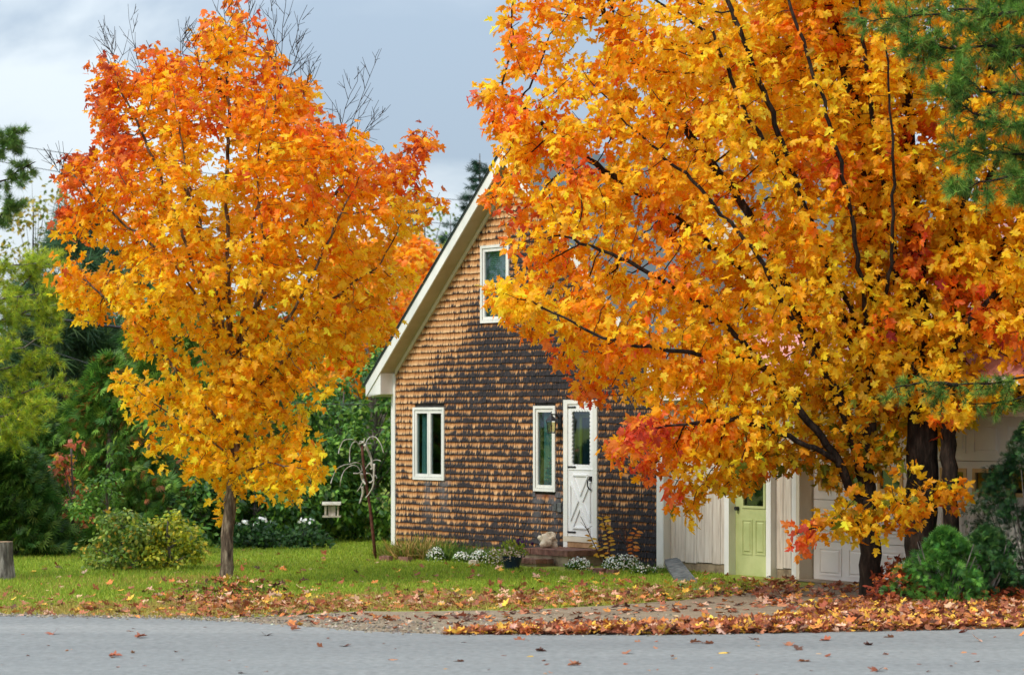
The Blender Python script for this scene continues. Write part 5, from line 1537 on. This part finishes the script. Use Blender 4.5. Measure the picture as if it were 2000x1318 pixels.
blossoms(pot, 'blossoms', pc + np.array([-0.02, -0.03, 0.22]), (0.21, 0.17, 0.12), 230, [(214, 190, 172), (226, 208, 192), (190, 160, 140)], [3, 3, 1], (0.010, 0.017))
blossoms(pot, 'purple_blossoms', pc + np.array([0.1, 0.05, 0.40]), (0.22, 0.12, 0.05), 12, [(60, 30, 80), (84, 40, 100)], [1, 1], (0.02, 0.03))
BLADE = [(np.array([(-0.035, 0, 0), (0.035, 0, 0), (0.02, 0.55, 0.05), (-0.02, 0.55, 0.05), (0, 1, 0.28)]), None)]
BLADE = [(BLADE[0][0], np.array([(0, 1, 2), (0, 2, 3), (3, 2, 4)]))]
def grass_clump(label, px, py, rad, h, n, cols, wts, name='grass_clump'):
    c = ground_at(px, py)
    root = thing(name, c, label, 'ornamental grass')
    a = rng.uniform(0, 2 * math.pi, n); rr = rad * np.sqrt(rng.random(n))
    pos = c + np.column_stack([rr * np.cos(a), 0.7 * rr * np.sin(a), np.zeros(n)])
    out_ = np.column_stack([np.cos(a), np.sin(a), np.zeros(n)])
    foliage('blades', BLADE, pos, up + out_ * rng.uniform(0.1, 0.9, (n, 1)) + 0.2 * rng.normal(size=(n, 3)), -out_ * 0.6 + rng.normal(size=(n, 3)) * 0.7, rng.uniform(0.5, 1.0, n) * h, pal(cols, wts, n, 0.15), M['grass'], root)
grass_clump('tall tan and green grass clump by the left corner of the house', 820, 1092, 0.42, 0.46, 620, [(170, 140, 80), (140, 140, 60), (110, 130, 50), (196, 164, 104)], [3, 3, 3, 2])
grass_clump('lower green grass tuft at the foot of the white corner board', 768, 1088, 0.3, 0.30, 360, [(130, 140, 56), (100, 124, 46), (170, 140, 70)], [3, 3, 1])
grass_clump('green spiky tuft between the tan grass and the white flowers', 880, 1094, 0.34, 0.38, 420, [(90, 124, 46), (120, 144, 56), (70, 100, 40)], [3, 3, 2])
grass_clump('short green tuft behind the middle white flowers', 935, 1090, 0.3, 0.26, 300, [(90, 124, 46), (120, 144, 56)], [3, 3])
grass_clump('green tuft at the right end of the bed by the splash stone', 1280, 1120, 0.3, 0.2, 300, [(80, 114, 42), (110, 134, 50)], [3, 3])
grass_clump('small grass tuft hugging the trunk of the young maple', 462, 1144, 0.16, 0.2, 260, [(110, 134, 40), (140, 150, 50)], [3, 3])
def stem_plant(label, path, leaf_cols, wts, nleaf, bare_top=0.0, d_off=0.0, name='stem_plant', leaf=0.11):
    base = ground_at(*path[0])
    root = thing(name, base, label, 'plant')
    pts = [base] + [at(x, y, base[1] + d_off * i) for i, (x, y) in enumerate(path[1:])]
    pts = np.array(pts)
    k = 16; s = np.linspace(0, len(pts) - 1, k)
    cur = np.array([pts[min(int(v), len(pts) - 2)] * (1 - (v - min(int(v), len(pts) - 2))) + pts[min(int(v), len(pts) - 2) + 1] * (v - min(int(v), len(pts) - 2)) for v in s])
    MB().tube(cur, np.linspace(0.010, 0.004, k), 5).build('stem', M['rust'], root, True)
    for j in range(nleaf):
        v = (0.18 + (0.8 - bare_top) * j / nleaf) * (k - 1)
        i = int(v); p = cur[i] + (cur[i + 1] - cur[i]) * (v - i)
        sd = 1 if j % 2 else -1
        yd_ = np.array([[sd * 1.0, rng.uniform(-.5, .5), rng.uniform(-.35, .35)]])
        V, F, Tn = place([(np.array([(0, 0, 0), (0.2, 0.35, 0.05), (0.16, 0.7, 0.02), (0, 1, -0.12), (-0.16, 0.7, 0.02), (-0.2, 0.35, 0.05)]), np.array([(0, 1, 2), (0, 2, 3), (0, 3, 4), (0, 4, 5)]))],
                         p[None], frames(p[None], yd_, np.array([[rng.uniform(-.4, .4), -0.8, 0.5]])), np.array([leaf * rng.uniform(0.7, 1.1)]), pal(leaf_cols, wts, 1))
        mk('leaf', V, F, M['greenleaf'], root, False, Tn)
    if bare_top:
        tw = MB()
        for j in range(5):
            v = (0.62 + 0.36 * j / 9) * (k - 1); i = min(int(v), k - 2); p = cur[i]
            e = p + norm(np.array([rng.normal() * 0.9, rng.normal() * 0.5, 0.9])) * rng.uniform(0.06, 0.16)
            tw.tube([p, e], [0.005, 0.003], 3, cap=False)
        tw.build('dry_twigs', M['rust'], root, False, 'stuff')
YL = [(232, 182, 60), (220, 160, 40), (240, 200, 90)]
stem_plant('yellow leaved plant leaning left with a dry brown top before the storm door', [(1180, 1108), (1165, 1072), (1150, 1040), (1134, 1008)], YL, [3, 2, 2], 11, 0.35)
stem_plant('upright yellow leaved plant at the right edge of the storm door', [(1193, 1110), (1190, 1070), (1184, 1035), (1176, 1006)], YL, [3, 2, 2], 20)
stem_plant('amber leaved plant farthest right in the bed', [(1240, 1112), (1236, 1075), (1236, 1050), (1246, 1030)], [(216, 140, 60), (226, 160, 90), (206, 120, 50)], [3, 2, 2], 15)
stem_plant('dry brown bare stalk between the two yellow plants', [(1228, 1112), (1227, 1075), (1222, 1040), (1216, 1008)], [(120, 70, 40)], [1], 2, 0.6)
stem_plant('dry fern like stalk bending right beside the upright yellow plant', [(1236, 1110), (1229, 1068), (1212, 1052), (1194, 1046)], [(150, 110, 90)], [1], 2, 0.55)
for i, (px, py, l, rot, lab) in enumerate([(754, 1096, 0.2, 0.3, 'loose red edging brick at the left end of the bed'), (791, 1097, 0.24, 0.2, 'loose edging brick in front of the tan grass'), (1172, 1121, 0.2, 0.1, 'edging brick between the two right flower mounds'),
                                           (1197, 1123, 0.22, -0.15, 'large edging brick below the wide white flower mound'), (1268, 1119, 0.2, 0.2, 'edging brick at the right end of the bed'), (925, 1104, 0.13, 0.5, 'small pale edging stone in the left bed')]):
    c = ground_at(px, py)
    R_ = Matrix.Rotation(rot - 0.95, 3, 'Z')
    V = []
    for x_, y_, z_ in [(-1, -1, -.3), (1, -1, -.3), (1, 1, -.3), (-1, 1, -.3), (-.96, -.92, 1), (.96, -.92, 1), (.96, .92, 1), (-.96, .92, 1)]:
        q = R_ @ Vector((x_ * l / 2, y_ * 0.055, z_ * 0.085 + 0.0))
        V.append(c + np.array(q) + rng.normal(size=3) * 0.004)
    o = mk('edging_brick' if i < 5 else 'edging_stone', V, [(3, 2, 1, 0), (4, 5, 6, 7), (0, 1, 5, 4), (1, 2, 6, 5), (2, 3, 7, 6), (3, 0, 4, 7)], M['brick'] if i < 5 else M['rock'])
    tag(o, lab, 'brick' if i < 5 else 'stone', 'loose bricks edging the flower bed')

for px, py, lab in ((480, 1026, 'white flower head just right of the young maple trunk'), (512, 1020, 'white flowers in the dark shrubs below the broad cedar'), (598, 1022, 'white flowers under the hanging bird feeder')):
    c = at(px, py, 45.6)
    root = thing('flower_shrub', np.array([c[0], c[1], 0.0]), lab, 'flowers')
    tufted(root, 'leaves', np.array([c[0], c[1], 0.0]), (0.5, 0.3, c[2] + 0.03), 520, [(52, 88, 44), (72, 112, 50), (44, 74, 40)], [3, 2, 3], (0.06, 0.12), 0.4, None, 'greenleaf')
    blossoms(root, 'blossoms', c + np.array([0, -0.1, 0.03]), (0.16, 0.1, 0.06), 14, WH, [3, 1, 2], (0.02, 0.033))
# splash stone and hose by the breezeway
c0, c1 = at(1310, 1090, 38.7), ground_at(1345, 1140)
ax = c1 - c0; ax_n = norm(ax)
sidev = norm(np.array([1.0, -0.55, 0.1])); sidev = norm(sidev - (sidev @ ax_n) * ax_n); nv = np.cross(sidev, ax_n)
if nv[1] > 0: nv = -nv
V = []
for th in (0.0, -0.05):
    for t_, w_ in ((0, 0.085), (0.08, 0.115), (0.92, 0.135), (1, 0.12)):
        for s_ in (-1, 1): V.append(c0 + ax * t_ + sidev * w_ * s_ + nv * th)
F = [(0, 1, 3, 2), (2, 3, 5, 4), (4, 5, 7, 6), (9, 8, 10, 11), (11, 10, 12, 13), (13, 12, 14, 15), (0, 8, 9, 1), (7, 15, 14, 6)]
for k_ in range(3): F += [(2 * k_, 2 * k_ + 2, 2 * k_ + 10, 2 * k_ + 8), (2 * k_ + 1, 2 * k_ + 9, 2 * k_ + 11, 2 * k_ + 3)]
tag(mk('splash_stone', V, F, M['slate']), 'grey stone slab leaning against the white corner of the house', 'stone slab')
hp = [at(1353, 1124, 37.4), at(1340, 1133, 37.0), ground_at(1329, 1142, 0.02), ground_at(1330, 1149, 0.02), ground_at(1345, 1150, 0.02), ground_at(1375, 1151, 0.02), ground_at(1400, 1150, 0.02), ground_at(1450, 1149, 0.02)]
from mathutils import geometry as mgeo
def spline(pts, k=8):
    pts = [np.array(p) for p in pts]
    o = []
    for i in range(len(pts) - 1):
        p0, p1, p2, p3 = pts[max(i - 1, 0)], pts[i], pts[i + 1], pts[min(i + 2, len(pts) - 1)]
        for t in np.linspace(0, 1, k, endpoint=False):
            o.append(0.5 * (2 * p1 + (p2 - p0) * t + (2 * p0 - 5 * p1 + 4 * p2 - p3) * t * t + (3 * p1 - p0 - 3 * p2 + p3) * t ** 3))
    return o + [pts[-1]]
tag(MB().tube(spline(hp), 0.013, 6).build('garden_hose', M['hose'], None, True), 'green garden hose curling over the grey slab onto the grass', 'hose')

# ------------------------------------------------------------------ driftwood sculpture, bird feeder, stump, cables
sb = ground_at(735, 1090); sd_ = sb[1]
S = lambda x, y, dd=0.0: at(x, y, sd_ + dd)
sculp = thing('driftwood_sculpture', sb, 'leaning rusty pole hung with grey driftwood and curled iron hooks', 'sculpture')
MB().tube([sb - np.array([0, 0, .1]), S(728, 1040), S(722, 985), S(714, 940), S(709, 900), S(707, 868)], [0.026, 0.026, 0.025, 0.024, 0.022, 0.02], 8).build('pole', M['rust'], sculp, True)
for pts in ([(706, 880), (700, 866), (688, 858), (672, 860), (664, 874), (661, 886)], [(706, 878), (698, 864), (690, 864), (684, 876), (683, 892), (683, 902)], [(712, 880), (714, 866), (722, 854), (734, 854), (744, 868), (749, 884)],
            [(708, 920), (704, 906), (694, 903), (684, 906), (672, 908), (658, 916), (650, 932), (646, 944)], [(706, 924), (698, 911), (686, 909), (672, 920), (666, 936), (664, 950)], [(712, 918), (722, 904), (734, 898), (744, 900)]):
    MB().tube(spline([S(x, y, 0.12 * math.sin(i + x)) if i > 1 else S(x, y) for i, (x, y) in enumerate(pts)], 5), 0.0085, 5).build('iron_hook', M['driftwood'], sculp, True)
for pts, r_ in (([(712, 868), (720, 882), (725, 896), (727, 908), (731, 920)], 0.030), ([(731, 905), (730, 930), (729, 948), (722, 962), (714, 972)], 0.022), ([(706, 925), (708, 936), (714, 946)], 0.034), ([(707, 950), (709, 960), (706, 972), (702, 983)], 0.030),
                 ([(711, 935), (704, 950), (697, 960)], 0.014), ([(690, 924), (700, 924), (708, 918)], 0.016), ([(701, 868), (708, 864), (716, 866), (726, 866)], 0.016), ([(722, 942), (727, 940), (733, 928), (736, 934)], 0.020),
                 ([(722, 904), (727, 912), (724, 916), (732, 914)], 0.018), ([(716, 924), (724, 926), (730, 938)], 0.016), ([(702, 870), (703, 862), (711, 862), (711, 856)], 0.012)):
    MB().tube(spline([S(x, y, -0.05 + rng.uniform(-.05, .05)) for x, y in pts], 4), np.linspace(r_ * 0.85, r_ * 0.4, 4 * (len(pts) - 1) + 1), 7).build('driftwood', M['driftwood'], sculp, True)
fc = S(648, 1008)
feed = thing('bird_feeder', fc, 'grey wooden bird feeder hanging in front of the dark shrubs', 'bird feeder')
fw, fd = 0.13, 0.10
f_ = lambda x, y, z: fc + np.array([x, y, z])
def fbx(x0, x1, y0, y1, z0, z1): return MB().hexa([f_(x0, y0, z0), f_(x1, y0, z0), f_(x1, y1, z0), f_(x0, y1, z0), f_(x0, y0, z1), f_(x1, y0, z1), f_(x1, y1, z1), f_(x0, y1, z1)])
fbx(-0.145, 0.145, -0.12, 0.12, -0.012, 0.012).build('tray', M['feeder'], feed)
mb = MB(); mb.hexa([f_(-0.145, -0.14, 0.18), f_(0.145, -0.14, 0.18), f_(0.145, 0, 0.21), f_(-0.145, 0, 0.21), f_(-0.15, -0.14, 0.195), f_(0.15, -0.14, 0.195), f_(0.15, 0.0, 0.235), f_(-0.15, 0.0, 0.235)])
mb.hexa([f_(-0.145, 0.001, 0.21), f_(0.145, 0.001, 0.21), f_(0.145, 0.14, 0.18), f_(-0.145, 0.14, 0.18), f_(-0.15, 0.001, 0.235), f_(0.15, 0.001, 0.235), f_(0.15, 0.14, 0.195), f_(-0.15, 0.14, 0.195)])
mb.build('feeder_roof', M['feeder'], feed)
for sx in (-0.1, 0.1):
    for sy in (-0.07, 0.07): fbx(sx - 0.011, sx + 0.011, sy - 0.011, sy + 0.011, 0.0125, 0.188).build('post', M['feeder'], feed)
fbx(-0.06, 0.06, -0.045, 0.045, 0.0125, 0.17).build('seed_box', M['driftwood'], feed)
MB().tube([f_(0, 0, 0.22), S(648, 960), S(647, 944)], 0.003, 4).build('wire', M['iron'], feed)
st = ground_at(3, 1132)
stump = thing('tree_stump', st, 'grey barked tree stump at the left edge of the lawn', 'stump')
V, F = [], []
for i, z in enumerate(np.linspace(-0.08, 0.53, 8)):
    for k in range(20):
        t = 2 * math.pi * k / 20
        rr = 0.165 * (1 + 0.42 * max(0, 0.35 - z) ** 1.3 * 1.6) * (1 + 0.05 * math.sin(5 * t + 1) + 0.035 * math.sin(11 * t))
        V.append(st + np.array([rr * math.cos(t) - 0.03 * z, rr * math.sin(t), z]))
for i in range(7):
    for k in range(20): F.append((i * 20 + k, i * 20 + (k + 1) % 20, (i + 1) * 20 + (k + 1) % 20, (i + 1) * 20 + k))
mk('bark', V, F, M['bark_grey'], stump, True)
mk('cut_top', [v + np.array([0, 0, 0.001]) for v in V[-20:]], [tuple(range(20))], M['stumpwood'], stump)
def cable(label, p0, p1, r_, sag=0.3, name='utility_cable'):
    p0, p1 = np.array(p0), np.array(p1)
    pts = [p0 + (p1 - p0) * t - np.array([0, 0, sag * 4 * t * (1 - t)]) for t in np.linspace(0, 1, 25)]
    tag(MB().tube(pts, r_, 5).build(name, M['cable'], None, True), label, 'cable', 'overhead cables')
cable('thick black cable running behind the young maple to the house', at(-260, 565, 46), at(716, 686, 47), 0.028, 0.12)
cable('upper thin wire crossing the sky behind the young maple', at(-300, 228, 58), at(960, 396, 66), 0.008, 0.2)
cable('lower thin wire crossing the sky at the left', at(-300, 258, 57), at(900, 440, 66), 0.008, 0.2)
cable('thin pale wire dropping across the dark pine at the left', at(30, 658, 50), at(740, 790, 45.6), 0.007, 0.35)
cable('thin wire crossing the orange tree toward the roof edge', at(560, 630, 48), at(765, 652, 45.2), 0.006, 0.03)

# soil mound under the young maple
mc = ground_at(450, 1152)
V, F = [], []
for i in range(9):
    rr = i / 8
    for k in range(28):
        t = 2 * math.pi * k / 28
        h_ = 0.13 * (1 - rr * rr) ** 1.4 + 0.02 * mnoise.noise(Vector((3 * math.cos(t) * rr, 3 * math.sin(t) * rr, 1.0))) * (1 - rr) - 0.004 * (i == 8)
        V.append(mc + np.array([0.72 * rr * math.cos(t), 0.95 * rr * math.sin(t), h_]))
for i in range(8):
    for k in range(28): F.append((i * 28 + k, (i + 1) * 28 + k, (i + 1) * 28 + (k + 1) % 28, i * 28 + (k + 1) % 28))
tag(mk('soil_mound', V, F, M['soil'], None, True), kind='structure')
def mound_z(p):
    q = np.hypot((p[:, 0] - mc[0]) / 0.72, (p[:, 1] - mc[1]) / 0.95)
    return np.where(q < 1, 0.13 * np.clip(1 - q * q, 0, 1) ** 1.4, 0)

# ------------------------------------------------------------------ grass
lawn_px = [(-400, 1195), (0, 1200), (330, 1209), (520, 1203), (700, 1193), (860, 1192), (1000, 1191), (1180, 1182), (1330, 1171), (1450, 1157), (1500, 1146), (1440, 1134), (1410, 1122), (1300, 1112), (1285, 1114), (1120, 1116), (1000, 1108), (860, 1096), (755, 1094), (768, 1060), (765, 1040), (-400, 1040)]
def scatter_px(n, poly, x0, x1, y0, y1):
    x = rng.uniform(x0, x1, n); y = rng.uniform(y0, y1, n)
    ok = in_poly(x, y, poly)
    return x[ok], y[ok]
def ground_arr(x, y, z=0.0):
    d = FPX * (EYE - z) / (y - HORIZON)
    return np.column_stack([(x - 1000) / FPX * d, d, np.full(len(x), z)])
x, y = scatter_px(330000, lawn_px, -200, 1520, 1042, 1212)
pos = ground_arr(x, y)
pos[:, 2] = mound_z(pos)
f = fbm(pos[::1], 0.55, 1.0) if len(pos) < 1000 else None
cell = np.round(pos / 0.35).astype(int)
uq, inv = np.unique(cell[:, :2], axis=0, return_inverse=True)
f = fbm(np.column_stack([uq * 0.35, np.zeros(len(uq))]), 0.45, 1.0)[inv.reshape(-1)]
keep = rng.random(len(pos)) < np.where((y > 1165), 0.55, 1.0)
pos, f, y = pos[keep], f[keep], y[keep]
n = len(pos)
BL1 = [(np.array([(-0.10, 0, 0), (0.10, 0, 0), (0.0, 1, 0.2)]), np.array([(0, 1, 2)]))]
dry = np.clip((y - 1140) / 60, 0, 1) * 0.8 + f * 0.75
tint = np.where((dry + 0.15 * rng.normal(size=n) > 0.42)[:, None], pal([(170, 156, 74), (188, 168, 96), (156, 136, 74)], [3, 2, 2], n), pal([(132, 158, 48), (152, 172, 58), (172, 184, 74), (110, 140, 46)], [4, 4, 2, 2], n))
tag(foliage('grass', BL1, pos, up + 0.45 * rng.normal(size=(n, 3)), rng.normal(size=(n, 3)) + np.array([0, -0.7, 0]), rng.uniform(0.03, 0.075, n), tint, M['grass'], None), 'short green lawn grass with drier blades towards the road', 'grass')

# ------------------------------------------------------------------ fallen leaves
def interp(x, pts):
    return np.interp(x, [p[0] for p in pts], [p[1] for p in pts])
zones = []
def add_zone(name, x, y, zmax, cols, wts, tilt, size=(0.07, 0.122)):
    p = ground_arr(x, y)
    zz = zmax(x, y) if callable(zmax) else np.full(len(x), zmax)
    p[:, 2] = mound_z(p) + 0.012 + zz * rng.random(len(x))
    zones.append(dict(name=name, p=p, n=len(x), tilt=tilt, cols=cols, wts=wts, size=size))
BR = [(150, 90, 64), (174, 112, 82), (214, 170, 140), (202, 128, 70), (236, 184, 76), (92, 62, 52), (162, 92, 66)]
# along the lawn edge
k = 2500
x = rng.uniform(-60, 1560, k); yc = interp(x, [(0, 1190), (300, 1189), (600, 1191), (800, 1178), (1000, 1174), (1300, 1162), (1550, 1148)])
y = yc + rng.normal(size=k) * interp(x, [(0, 12), (400, 15), (700, 14), (1000, 12), (1500, 12)])
keepx = rng.random(k) < interp(x, [(0, 0.25), (250, 0.42), (420, 0.85), (1550, 1.0)])
keepx &= y < interp(x, [(-60, 1202), (330, 1209), (520, 1205), (700, 1194), (860, 1192), (1180, 1182), (1450, 1166), (1560, 1158)])
x, y = x[keepx], y[keepx]
add_zone('lawn edge', x, y, 0.015, BR, [4, 4, 2.5, 2, 0.9, 1.6, 2], 0.28)
# drift along the road
k = 6400
x = 870 + 1180 * rng.random(k) ** 0.75
yt = interp(x, [(870, 1236), (960, 1231), (1100, 1227), (1400, 1221), (1520, 1208), (1620, 1180), (1720, 1172), (1850, 1180), (2000, 1165), (2050, 1165)])
yb = interp(x, [(870, 1240), (1300, 1241), (1700, 1235), (2000, 1228), (2050, 1227)])
y = yt + (yb - yt) * rng.random(k) ** 0.8
add_zone('roadside drift', x, y, lambda x, y: 0.015 + 0.04 * interp(x, [(870, 0), (1000, 1), (2000, 1.6)]), BR, [3, 3, 1.6, 3, 2.6, 1.6, 2], 0.42)
# around the young maple
k = 620
x = 455 + rng.normal(size=k) * 85; y = 1168 + rng.normal(size=k) * 17
add_zone('young maple', x, np.clip(y, 1120, 1206), 0.02, BR, [4, 3, 3, 2, .6, 1.6, 3], 0.35)
# sprinkled over the lawn
x, y = scatter_px(2600, lawn_px, -60, 1520, 1062, 1200)
keepx = rng.random(len(x)) < np.clip((y - 1060) / 130, 0.10, 1) * interp(x, [(0, 0.4), (700, 0.5), (900, 0.9), (1500, 1)])
add_zone('lawn', x[keepx], y[keepx], 0.02, BR, [3, 3, 3, 3, 2, 1, 3], 0.35)
# heap behind the forked trunk
k = 900
x = rng.uniform(1700, 2010, k); y = rng.uniform(1148, 1185, k)
add_zone('trunk heap', x, y, lambda x, y: 0.30 * np.exp(-((x - 1745) / 40) ** 2) + 0.16, [(126, 56, 36), (150, 70, 40), (180, 90, 50), (90, 44, 34), (200, 110, 50)], [3, 3, 2, 2, 1], 0.9)
k = 330
x = rng.uniform(1480, 1740, k); y = rng.uniform(1142, 1185, k)
add_zone('driveway end', x, y, 0.02, BR, [3, 3, 3, 3, 1, 1, 2], 0.3)
k = 330
x = rng.uniform(560, 1560, k); y = interp(x, [(560, 1212), (1000, 1205), (1560, 1178)]) + rng.normal(size=k) * 8
add_zone('gravel', x, y, 0.0, BR, [4, 3, 2, 2, 0.5, 3, 2], 0.2)
# on the road
rp = [(45, 1240), (103, 1239), (258, 1229), (265, 1234), (268, 1247), (520, 1243), (620, 1264), (672, 1262), (465, 1316), (215, 1284), (1034, 1283), (1048, 1273), (1221, 1278), (1392, 1258), (1540, 1262), (1560, 1271), (1598, 1278), (1616, 1284), (1575, 1292), (1690, 1261),
      (1880, 1275), (1918, 1254), (1872, 1237), (1330, 1241), (1404, 1277), (905, 1256), (1245, 1255), (1715, 1311), (1905, 1278), (1350, 1257), (1990, 1242), (570, 1232), (400, 1226), (1130, 1300), (760, 1290), (905, 1293), (1020, 1250), (1745, 1246), (1480, 1250), (1620, 1252)]
x = np.array([p[0] for p in rp], float); y = np.array([p[1] for p in rp], float)
add_zone('road', x, y, 0.0, BR, [3, 3, 2.5, 1.5, 1.2, 2.5, 2], 0.22, (0.10, 0.15))
k = 60
add_zone('road', rng.uniform(-100, 2050, k), 1244 + 75 * rng.random(k), 0.0, [(150, 84, 54), (190, 130, 90), (110, 64, 44), (212, 150, 60)], [2, 2, 2, 1], 0.15, (0.03, 0.06))
P_ = np.concatenate([z['p'] for z in zones]); n = len(P_)
tint = np.concatenate([pal(z['cols'], z['wts'], z['n'], 0.16) for z in zones])
size = np.concatenate([rng.uniform(*z['size'], z['n']) for z in zones])
tilt = np.concatenate([np.full(z['n'], z['tilt']) for z in zones])
zone = np.concatenate([[z['name']] * z['n'] for z in zones])
nrm = up + tilt[:, None] * rng.normal(size=(n, 3))
nrm[:, 2] = np.abs(nrm[:, 2])
yd = rng.normal(size=(n, 3)); yd[:, 2] *= 0.3
R = frames(P_, yd, nrm)
best = list(np.where(zone == 'road')[0])
rest = biggest_seen(P_, R, size, 4000, 9.0)
ib = np.zeros(n, bool); ib[best] = True
for i in rest:
    if len(best) >= 300: break
    if not ib[i]: best.append(int(i)); ib[i] = True
ZL = {'road': 'on the grey road', 'roadside drift': 'in the roadside drift', 'lawn edge': 'on the worn lawn edge', 'young maple': 'on the soil mound', 'lawn': 'scattered on the green lawn',
      'trunk heap': 'heaped against the dark trunks', 'driveway end': 'on the driveway before the garage', 'gravel': 'on the bare gravel driveway'}
def shade(t):
    r_, g_, b_ = t
    if r_ < 0.16: return 'dark brown'
    if g_ / r_ > 0.50 and b_ / r_ < 0.22: return 'yellow'
    if b_ / r_ > 0.32: return 'pale tan'
    if g_ / r_ > 0.24 and b_ / r_ < 0.14: return 'orange'
    return 'rusty brown'
LAND = [(0, 'at the far left edge'), (120, 'left of the young maple'), (380, 'below the young maple'), (560, 'right of the young maple'), (740, 'below the left house corner'), (900, 'below the casement window'), (1030, 'below the storm door'),
        (1230, 'below the slab and hose'), (1400, 'below the sage green door'), (1560, 'left of the forked trunk'), (1690, 'below the forked trunk'), (1780, 'below the green shrub'), (1900, 'at the far right edge')]
sx, sy = to_px(P_)
taken = {}
SHAPE = ['half folded', 'tightly curled', 'cupped', 'twisted']
for i in best:
    ti = int(rng.integers(0, len(CURLED)))
    o = bpy.data.objects.new('fallen_leaf', shared_leaf('fallen', CURLED, ti, tint[i], M['fallen']))
    col.objects.link(o)
    m = Matrix([[R[i][0][k] * size[i], R[i][1][k] * size[i], R[i][2][k] * size[i]] for k in range(3)]).to_4x4()
    m.translation = Vector(P_[i]); o.matrix_world = m
    s_ = shade(tint[i])
    lk = [t for px_, t in LAND if sx[i] >= px_] or [LAND[0][1]]
    z_ = str(zone[i])
    big_ = 'small' if size[i] < 0.07 else ('large' if size[i] > 0.125 else '')
    where = ZL[z_]
    if z_ == 'road': where = 'on the ' + ('far road edge' if sy[i] < 1248 else 'middle road surface' if sy[i] < 1280 else 'nearest road surface')
    lab = ' '.join(f"{big_} {SHAPE[ti]} {s_} leaf {where}, {lk[-1]}".split())
    if len(lab.split()) > 16: lab = ' '.join(f"{s_} leaf {where}, {lk[-1]}".split())
    tag(o, lab, 'fallen leaf', f'{s_} maple leaves {ZL[z_]}')
s = ~ib
V, F, Tn = place(CURLED, P_[s], R[s], size[s], tint[s])
tag(mk('fallen_leaves', V, F, M['fallen'], None, False, Tn, 'stuff'), 'litter of rust, tan and yellow maple leaves along the road and lawn', 'fallen leaves')
print('fallen', n, 'tris', sum(len(me.polygons) * me.users for me in bpy.data.meshes))

# loose stones of the gravel shoulder where it meets the road
k = 2600
x = rng.uniform(-100, 1500, k)
ye = np.interp(x, [p[0] for p in road_px], [p[1] for p in road_px])
y = ye - np.abs(rng.normal(size=k)) * interp(x, [(0, 2), (400, 4), (600, 16), (1500, 20)]) + rng.normal(size=k) * 1.2
p = ground_arr(x, y, 0.01)
STONE = [(np.array([(1, 0, 0), (0, 1, 0), (-1, 0, 0), (0, -1, 0), (0.1, 0.1, 0.8), (0, 0, -0.5)]), np.array([(0, 1, 4), (1, 2, 4), (2, 3, 4), (3, 0, 4)]))]
V, F, Tn = place(STONE, p, frames(p, rng.normal(size=(k, 3)) * np.array([1, 1, 0.1]), up + 0.2 * rng.normal(size=(k, 3))), rng.uniform(0.008, 0.026, k), pal([(150, 138, 120), (120, 112, 102), (178, 166, 148)], [3, 3, 1], k))
tag(mk('gravel', V, F, M['fallen'], None, False, Tn, 'stuff'), 'loose grey stones where the gravel shoulder meets the road', 'gravel')
